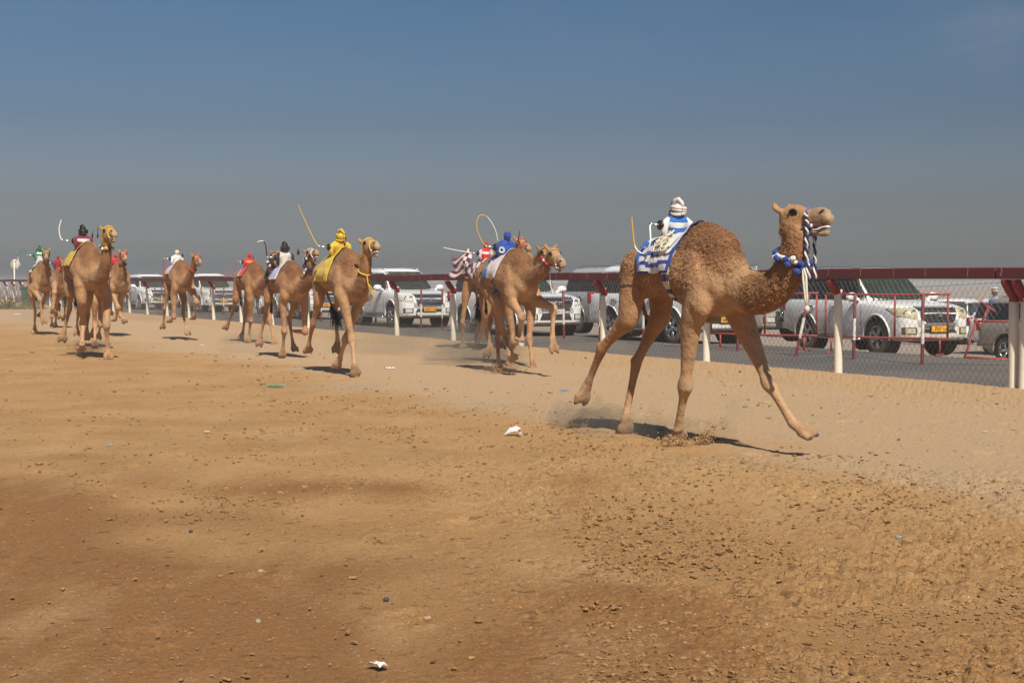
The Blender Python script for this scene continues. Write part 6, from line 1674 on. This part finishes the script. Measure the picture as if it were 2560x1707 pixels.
# ---------------------------------------------------------------- J: green
def camel_J():
    c = Camel('leftmost camel, facing straight ahead with green halter', gsz(base_px(104, 38.3)), 0, 1.05, 0, .023, .45, (1.05, 1.02, 1.0))
    c.trunk(.9, .05)
    c.pose({'FR': dict(p=[(155, 10), (310, 200), (352, 520), (400, 690)], w=.16, u=(.45, .72, .55, .60), c=K_HL),
            'FL': dict(p=[(600, -60), (600, 60), (565, 400), (575, 490)], w=.19, u=(.5, .85, .85, .95), c=K_HL),
            'HR': dict(p=[(150, 120), (215, 450), (212, 780), (210, 890)], w=.14, u=(-.4, -.66, -.62, -.55), z=(None, None, None, .03), c=K_HL),
            'HL': dict(p=[None, (390, 260), (340, 480), (300, 560)], w=.12, u=(-.4, -.66, -.9, -1.0), c=K_HL),
            'neck': dict(p=[(250, 700), (255, 630), (258, 560), (260, 490), (262, 410)], u=(.86, 1.0, 1.08, 1.12, 1.13), thick=1.0),
            'head': (-9, -6, .5)}, K_H)
    c.tail([Vector((-.82, 0, 1.42)), Vector((-.86, 0, 1.2)), Vector((-.84, 0, 1.0))])
    c.skin(.004)
    A = c.wrap(0, 0, -60, 60, 16, 28, .018, uf=lambda f, g: -.5 + .50 * f, sm=4)
    c.cloth('saddle_cloth', A, [GRN, WHITE], .008, lambda f, g: int(g * 8) % 2, .02, 14); c.halter(fabric('olive_strap', (.10, .12, .03)), .016); c.collar(.82, GRN, .016); c.girth('girth', -.1, .05, BLK)
    robot(c, 'green capped robot jockey with white curved whip at far left', -.22, 2, 0, 1.15, WHITE, GRN, GRN, fabric('cap_green', (.012, .16, .05)), 'turban', whip=[(0, 0, 0), (0, -.06, .12), (0, -.12, .10), (0, -.2, .02), (0, -.2, -.12), (0, -.15, -.25)], whip_m=GRN, tip_m=WHW, rod=.16, antenna=((.02, .09, .08), (.02, -.09, .08)), whip_r=.02, dz=.10)
camel_J()

# ---------------------------------------------------------------- K: far, between J and H
def camel_K():
    c = Camel('farthest camel with red halter between the two left camels', gsz(base_px(148, 43.7)), 0, 1.0, 0, .026, .5, (.92, .84, .76))
    c.trunk(.9, .05)
    c.pose({'FR': dict(p=[None, (540, 560), (545, 680), (550, 755)], w=.14, u=(.4, .45, .4, .45), c=K_HL),
            'FL': dict(p=[(630, 250), (630, 520), (620, 690), (612, 768)], w=.14, u=(.42, .5, .5, .55), z=(None, None, None, .03), c=K_HL),
            'HR': dict(p=[None, None, None, None], w=.14, c=K_HL) if False else dict(p=[None, (700, 330), (690, 520), (700, 600)], w=.14, u=(-.4, -.66, -.8, -.9), c=K_HL),
            'HL': dict(p=[(800, 150), (810, 320), (795, 560), (785, 640)], w=.15, u=(-.4, -.6, -.7, -.65), c=K_HL),
            'neck': dict(p=[(405, 740), (415, 680), (422, 620), (426, 560), (429, 500)], u=(.86, 1.0, 1.08, 1.12, 1.13), thick=1.0),
            'head': (-8, -6, .3)}, K_H)
    c.tail([Vector((-.8, 0, 1.38)), Vector((-.84, 0, 1.15)), Vector((-.82, 0, .95))])
    c.skin(.004); c.halter(RED, .018); c.collar(.8, RED, .03); c.girth('girth', -.1, .05, RED)
    A = c.wrap(0, 0, -60, 60, 14, 24, .018, uf=lambda f, g: -.5 + .50 * f, sm=3)
    c.cloth('saddle_cloth', A, [GRN, WHITE, MAR], .008, lambda f, g: 2 if f > .5 else int(g * 8) % 2, .02, 15)
    robot(c, 'dark red robot jockey on the farthest camel', -.2, 4, 0, 1.15, fabric('robot_crimson', (.28, .012, .03)), None, fabric('robot_crimson', (1, 1, 1)), fabric('robot_crimson', (1, 1, 1)), 'cap', whip=None, antenna=((.02, .10, .06),), dz=.06)
camel_K()

# ---------------------------------------------------------------- L: only its legs show behind H
def camel_L():
    c = Camel('camel hidden behind the tall yellow draped one, only legs showing', gsz(base_px(228, 30.6)), 0, .98, 0, .025, .4, (1.05, .95, .9))
    c.trunk(.8, .0)
    c.pose({'FR': dict(p=[(1380, 280), (1390, 700), (1388, 1020), (1390, 1160)], w=.05, u=(.42, .46, .42, .5), z=(None, None, None, .03), c=K_HL),
            'FL': dict(p=[(1510, 250), (1495, 720), (1470, 900), (1450, 1000)], w=.14, u=(.42, .46, .15, .05), c=K_HL),
            'HR': dict(p=[(1080, 250), (1065, 480), (1035, 760), (1030, 920)], w=.15, u=(-.4, -.68, -.8, -.85), c=K_HL),
            'HL': dict(p=[None, (1400, 480), (1370, 800), (1330, 980)], w=.10, u=(-.4, -.64, -.8, -.9), c=K_HL),
            'neck': dict(p=[(850, 720), (860, 680), (866, 640), (868, 600), (868, 560)], u=(.9, 1.1, 1.25, 1.36, 1.42), thick=.9),
            'head': (0, -16, .3)}, K_H)
    c.tail([Vector((-.8, 0, 1.38)), Vector((-.82, 0, 1.15)), Vector((-.8, 0, .95))])
    c.skin(.003); c.girth('girth', -.08, .06, MAR); c.halter(RED, .012)
camel_L()
# ================================================================ PERSON behind the tan car
def build_person():
    kx = (2487 - 1280) / FPX; Y = (TAN_AT.dot(LF) + 1.14) / (kx * LF.x + LF.y); X = kx * Y; z = TAN_AT.z + .40; top = at_depth(2487, 722, Y).z; H = top - z    # on the far side step
    root = empty('person', (X, Y, z), R(200), 'person in pale striped cap and blue shirt standing beyond the tan car', 'person')
    k = H / 1.72; mb = MB()
    T = lambda x, y, zz: Vector((x * k, y * k, zz * k))
    for s_ in (-1, 1):
        mb.tube([T(0, .09 * s_, .88), T(.01, .10 * s_, .48), T(-.01, .10 * s_, .08)], [.085 * k, .062 * k, .045 * k], 12); mb.tube([T(-.05, .1 * s_, .04), T(.16, .11 * s_, .035)], [(.04 * k, .04 * k), (.035 * k, .025 * k)], 10)
        mb.tube([T(0, .17 * s_, 1.38), T(.03, .24 * s_, 1.12), T(.14, .2 * s_, .92), T(.2, .16 * s_, .9)], [.055 * k, .045 * k, .035 * k, .03 * k], 10)
        for f in range(4): mb.tube([T(.2, (.175 - .02 * f) * s_, .905), T(.255, (.18 - .022 * f) * s_, .895), T(.275, (.17 - .02 * f) * s_, .87)], .009 * k, 6)
        mb.tube([T(.2, .13 * s_, .90), T(.23, .105 * s_, .90)], .011 * k, 6)
    A = spline([(0, 0, .84, .15, .11), (0, 0, 1.0, .145, .10), (0, 0, 1.2, .165, .115), (0, 0, 1.36, .18, .11), (0, 0, 1.44, .10, .075), (.01, 0, 1.5, .055, .055), (.01, 0, 1.54, .053, .055)], 4)
    mb.tube([T(a[0], a[1], a[2]) for a in A], [(a[3] * k, a[4] * k) for a in A], 18, side=(0, 1, 0))
    mb.ell(T(.015, 0, 1.62), (.095 * k, .075 * k, .11 * k), 18); mb.ell(T(.108, 0, 1.605), (.018 * k, .014 * k, .022 * k), 8); mb.ell(T(.085, 0, 1.555), (.03 * k, .03 * k, .02 * k), 8)
    for s_ in (-1, 1): mb.ell(T(.01, .076 * s_, 1.615), (.018 * k, .01 * k, .03 * k), 8)
    me = mb.mesh('person_body', []); o = bpy.data.objects.new('body', me); COL.objects.link(o); md = o.modifiers.new('r', 'REMESH'); md.mode = 'VOXEL'; md.voxel_size = .014
    dg = bpy.context.evaluated_depsgraph_get(); nm = bpy.data.meshes.new_from_object(o.evaluated_get(dg)); o.modifiers.clear(); o.data = nm; nm.materials.append(mat('skin', (.19, .085, .045), .6)); nm.polygons.foreach_set('use_smooth', [True] * len(nm.polygons)); o.parent = root
    mb = MB(); A = spline([(0, 0, .80, .18, .135), (0, 0, 1.0, .168, .12), (0, 0, 1.2, .185, .132), (0, 0, 1.37, .20, .125), (0, 0, 1.445, .115, .088), (.01, 0, 1.49, .07, .07)], 4); mb.tube([T(a[0], a[1], a[2]) for a in A], [(a[3] * k, a[4] * k) for a in A], 20, side=(0, 1, 0))
    for s_ in (-1, 1): mb.tube([T(0, .16 * s_, 1.39), T(.03, .245 * s_, 1.12), T(.12, .21 * s_, .95)], [.07 * k, .058 * k, .048 * k], 12)
    mb.build('shirt', fabric('shirt_blue', (.22, .30, .42)), root)
    mb = MB(); mb.lathe([(.098 * k, -.01), (.104 * k, .03 * k), (.098 * k, .075 * k), (.06 * k, .11 * k), (0, .12 * k)], 20, c=T(.012, 0, 1.655))
    for i in range(len(mb.f)): mb.m[i] = 1 if (i // 20) == 1 else 0
    mb.build('cap', [fabric('cap_cream', (.62, .55, .45)), fabric('cap_brown', (.16, .10, .07))], root)
    for s_ in (-1, 1):
        mb = MB(); mb.ell(T(.098, .032 * s_, 1.628), (.012 * k, .014 * k, .010 * k), 8); mb.build('eye', M_eye, root)
    mb = MB(); mb.tube([T(.103, -.025, 1.567), T(.112, 0, 1.565), T(.103, .025, 1.567)], .006 * k, 6); mb.build('lips', mat('lips', (.15, .05, .04), .6), root)
    for s_ in (-1, 1):
        mb = MB(); mb.tube([T(0, .09 * s_, .86), T(.01, .10 * s_, .48), T(-.01, .10 * s_, .1)], [.105 * k, .085 * k, .07 * k], 14); mb.build('trouser_leg', fabric('trousers', (.10, .09, .08)), root)
build_person()

# ================================================================ DUST AND AIR
def vol_mat(name, col, dens, aniso=.2, noise=None):
    m = bpy.data.materials.new(name); m.use_nodes = True; nt = m.node_tree; nt.nodes.clear()
    o = nt.nodes.new('ShaderNodeOutputMaterial'); v = nt.nodes.new('ShaderNodeVolumePrincipled'); v.inputs['Color'].default_value = (*col, 1); v.inputs['Density'].default_value = dens; v.inputs['Anisotropy'].default_value = aniso
    nt.links.new(v.outputs[0], o.inputs['Volume']); return m
def dust_cloud(label, blobs, dens):
    """low cloud of kicked-up dust: overlapping soft lumps fused into one skin"""
    mb = MB()
    c0 = blobs[0][0]
    for c, r in blobs: mb.ell(Vector(c) - c0, r, 16)
    me = mb.mesh('dust', []); o = bpy.data.objects.new('dust_cloud', me); COL.objects.link(o); md = o.modifiers.new('r', 'REMESH'); md.mode = 'VOXEL'; md.voxel_size = .03
    dg = bpy.context.evaluated_depsgraph_get(); nm = bpy.data.meshes.new_from_object(o.evaluated_get(dg)); o.modifiers.clear(); o.data = nm
    n = len(nm.vertices); co = np.empty(n * 3); nm.vertices.foreach_get('co', co); co = co.reshape(-1, 3); nr = np.empty(n * 3); nm.vertices.foreach_get('normal', nr); nr = nr.reshape(-1, 3)
    co = co + nr * (.09 * pn3(co * 4) + .05 * pn3(co * 9))[:, None]; nm.vertices.foreach_set('co', co.astype(np.float32).ravel()); nm.update()
    nm.materials.append(vol_mat('dust_volume', (.80, .66, .50), dens)); o.location = c0
    return tag(o, label, 'dust', None, 'stuff')
def blobs(px, py, n, sx, sy, sz, seed, r0=.12):
    jr = random.Random(seed); p = at_ground(px, py, 0); o = []
    for i in range(n):
        q = p + Vector((jr.gauss(0, sx), jr.gauss(0, sy), abs(jr.gauss(0, sz)) + .04)); r_ = r0 * jr.uniform(.7, 1.4); o.append((q, (r_ * 1.5, r_ * 1.3, r_)))
    return o
dust_cloud('low dust kicked up behind the checkered cloth camel', blobs(1160, 905, 26, .42, .5, .22, 1, .22), .5)
dust_cloud('thin dust behind the tan camel with the raised foreleg', blobs(1010, 880, 22, .9, .8, .15, 2, .25), .16)
dust_cloud('dust puff at the planted hooves of the leading camel', blobs(1640, 1090, 26, .34, .16, .06, 3, .10), .5)
dust_cloud('dust puff under the lifted hind hoof of the leading camel', blobs(1440, 1062, 16, .18, .12, .07, 4, .09), 1.5)
dust_cloud('dust at the planted hind hoof of the tan camel', blobs(1258, 930, 12, .16, .12, .05, 5, .08), 1.2)
dust_cloud('dust at the front hoof of the tall left camel', blobs(210, 882, 12, .16, .2, .10, 6, .10), .9)
dust_cloud('haze of dust between the leaping camel and the fence', blobs(420, 800, 26, 2.2, 2.0, .5, 7, .55), .05)
dust_cloud('dust at the planted hoof of the reddish camel', blobs(612, 858, 12, .3, .2, .08, 8, .12), .5)
# sand thrown up round the hooves: grains, far beyond counting
def spray(px, py, n, sx, sz, seed, lean=0.0):
    mb = MB(); jr = random.Random(seed); p = at_ground(px, py, 0); tet = np.array([(1, 1, 1), (1, -1, -1), (-1, 1, -1), (-1, -1, 1)]) / 1.7
    for i in range(n):
        h = abs(jr.gauss(0, sz)); x = jr.gauss(0, sx) * (1 + h * 3) + lean * h; y = jr.gauss(0, sx * .6); r_ = jr.choice([.0025, .004, .004, .006, .009]) * jr.uniform(.7, 1.3)
        th = jr.uniform(0, 6); c, s_ = math.cos(th), math.sin(th); V = tet * r_; V = np.column_stack([V[:, 0] * c - V[:, 1] * s_ + x, V[:, 0] * s_ + V[:, 1] * c + y, V[:, 2] + h + .01])
        mb.add(V, [(0, 1, 2), (0, 3, 1), (0, 2, 3), (1, 3, 2)])
    o = mb.build('sand_spray', mat('sand_grain', (.40, .245, .12), .95, spec=.1), smooth=False, fix=False); o.location = p; return o
for px, py, n, sx, sz, sd, ln, lb in ((1690, 1114, 700, .075, .035, 1, 0, 'sand thrown up round the planted front hoof of the leading camel'), (1752, 1110, 800, .04, .075, 2, .7, 'plume of flung sand before the planted front hoof of the leading camel'), (1440, 1068, 420, .08, .05, 3, 0, 'sand falling from the lifted hind hoof of the leading camel'), (1258, 934, 700, .14, .05, 4, 0, 'sand flung from the planted hind hoof of the tan camel'), (190, 892, 420, .14, .07, 5, 0, 'sand flung at the front hoof of the tall left camel'), (250, 868, 260, .14, .09, 6, 0, 'sand flung behind the tall left camel')):
    tag(spray(px, py, n, sx, sz, sd, ln), lb, 'sand spray', None, 'stuff')

HAZE_D = .0014
def build_haze():
    me = bpy.data.meshes.new('haze'); bm = bmesh.new(); bmesh.ops.create_cube(bm, size=1); bm.to_mesh(me); bm.free()
    o = bpy.data.objects.new('haze', me); COL.objects.link(o); o.scale = (7000, 7000, 6.0); o.location = (0, 0, 6.0 / 2 - 3.0)
    me.materials.append(vol_mat('haze_air', (.82, .80, .80), HAZE_D, .0)); tag(o, kind='stuff')
if HAZE_D > 0: build_haze()
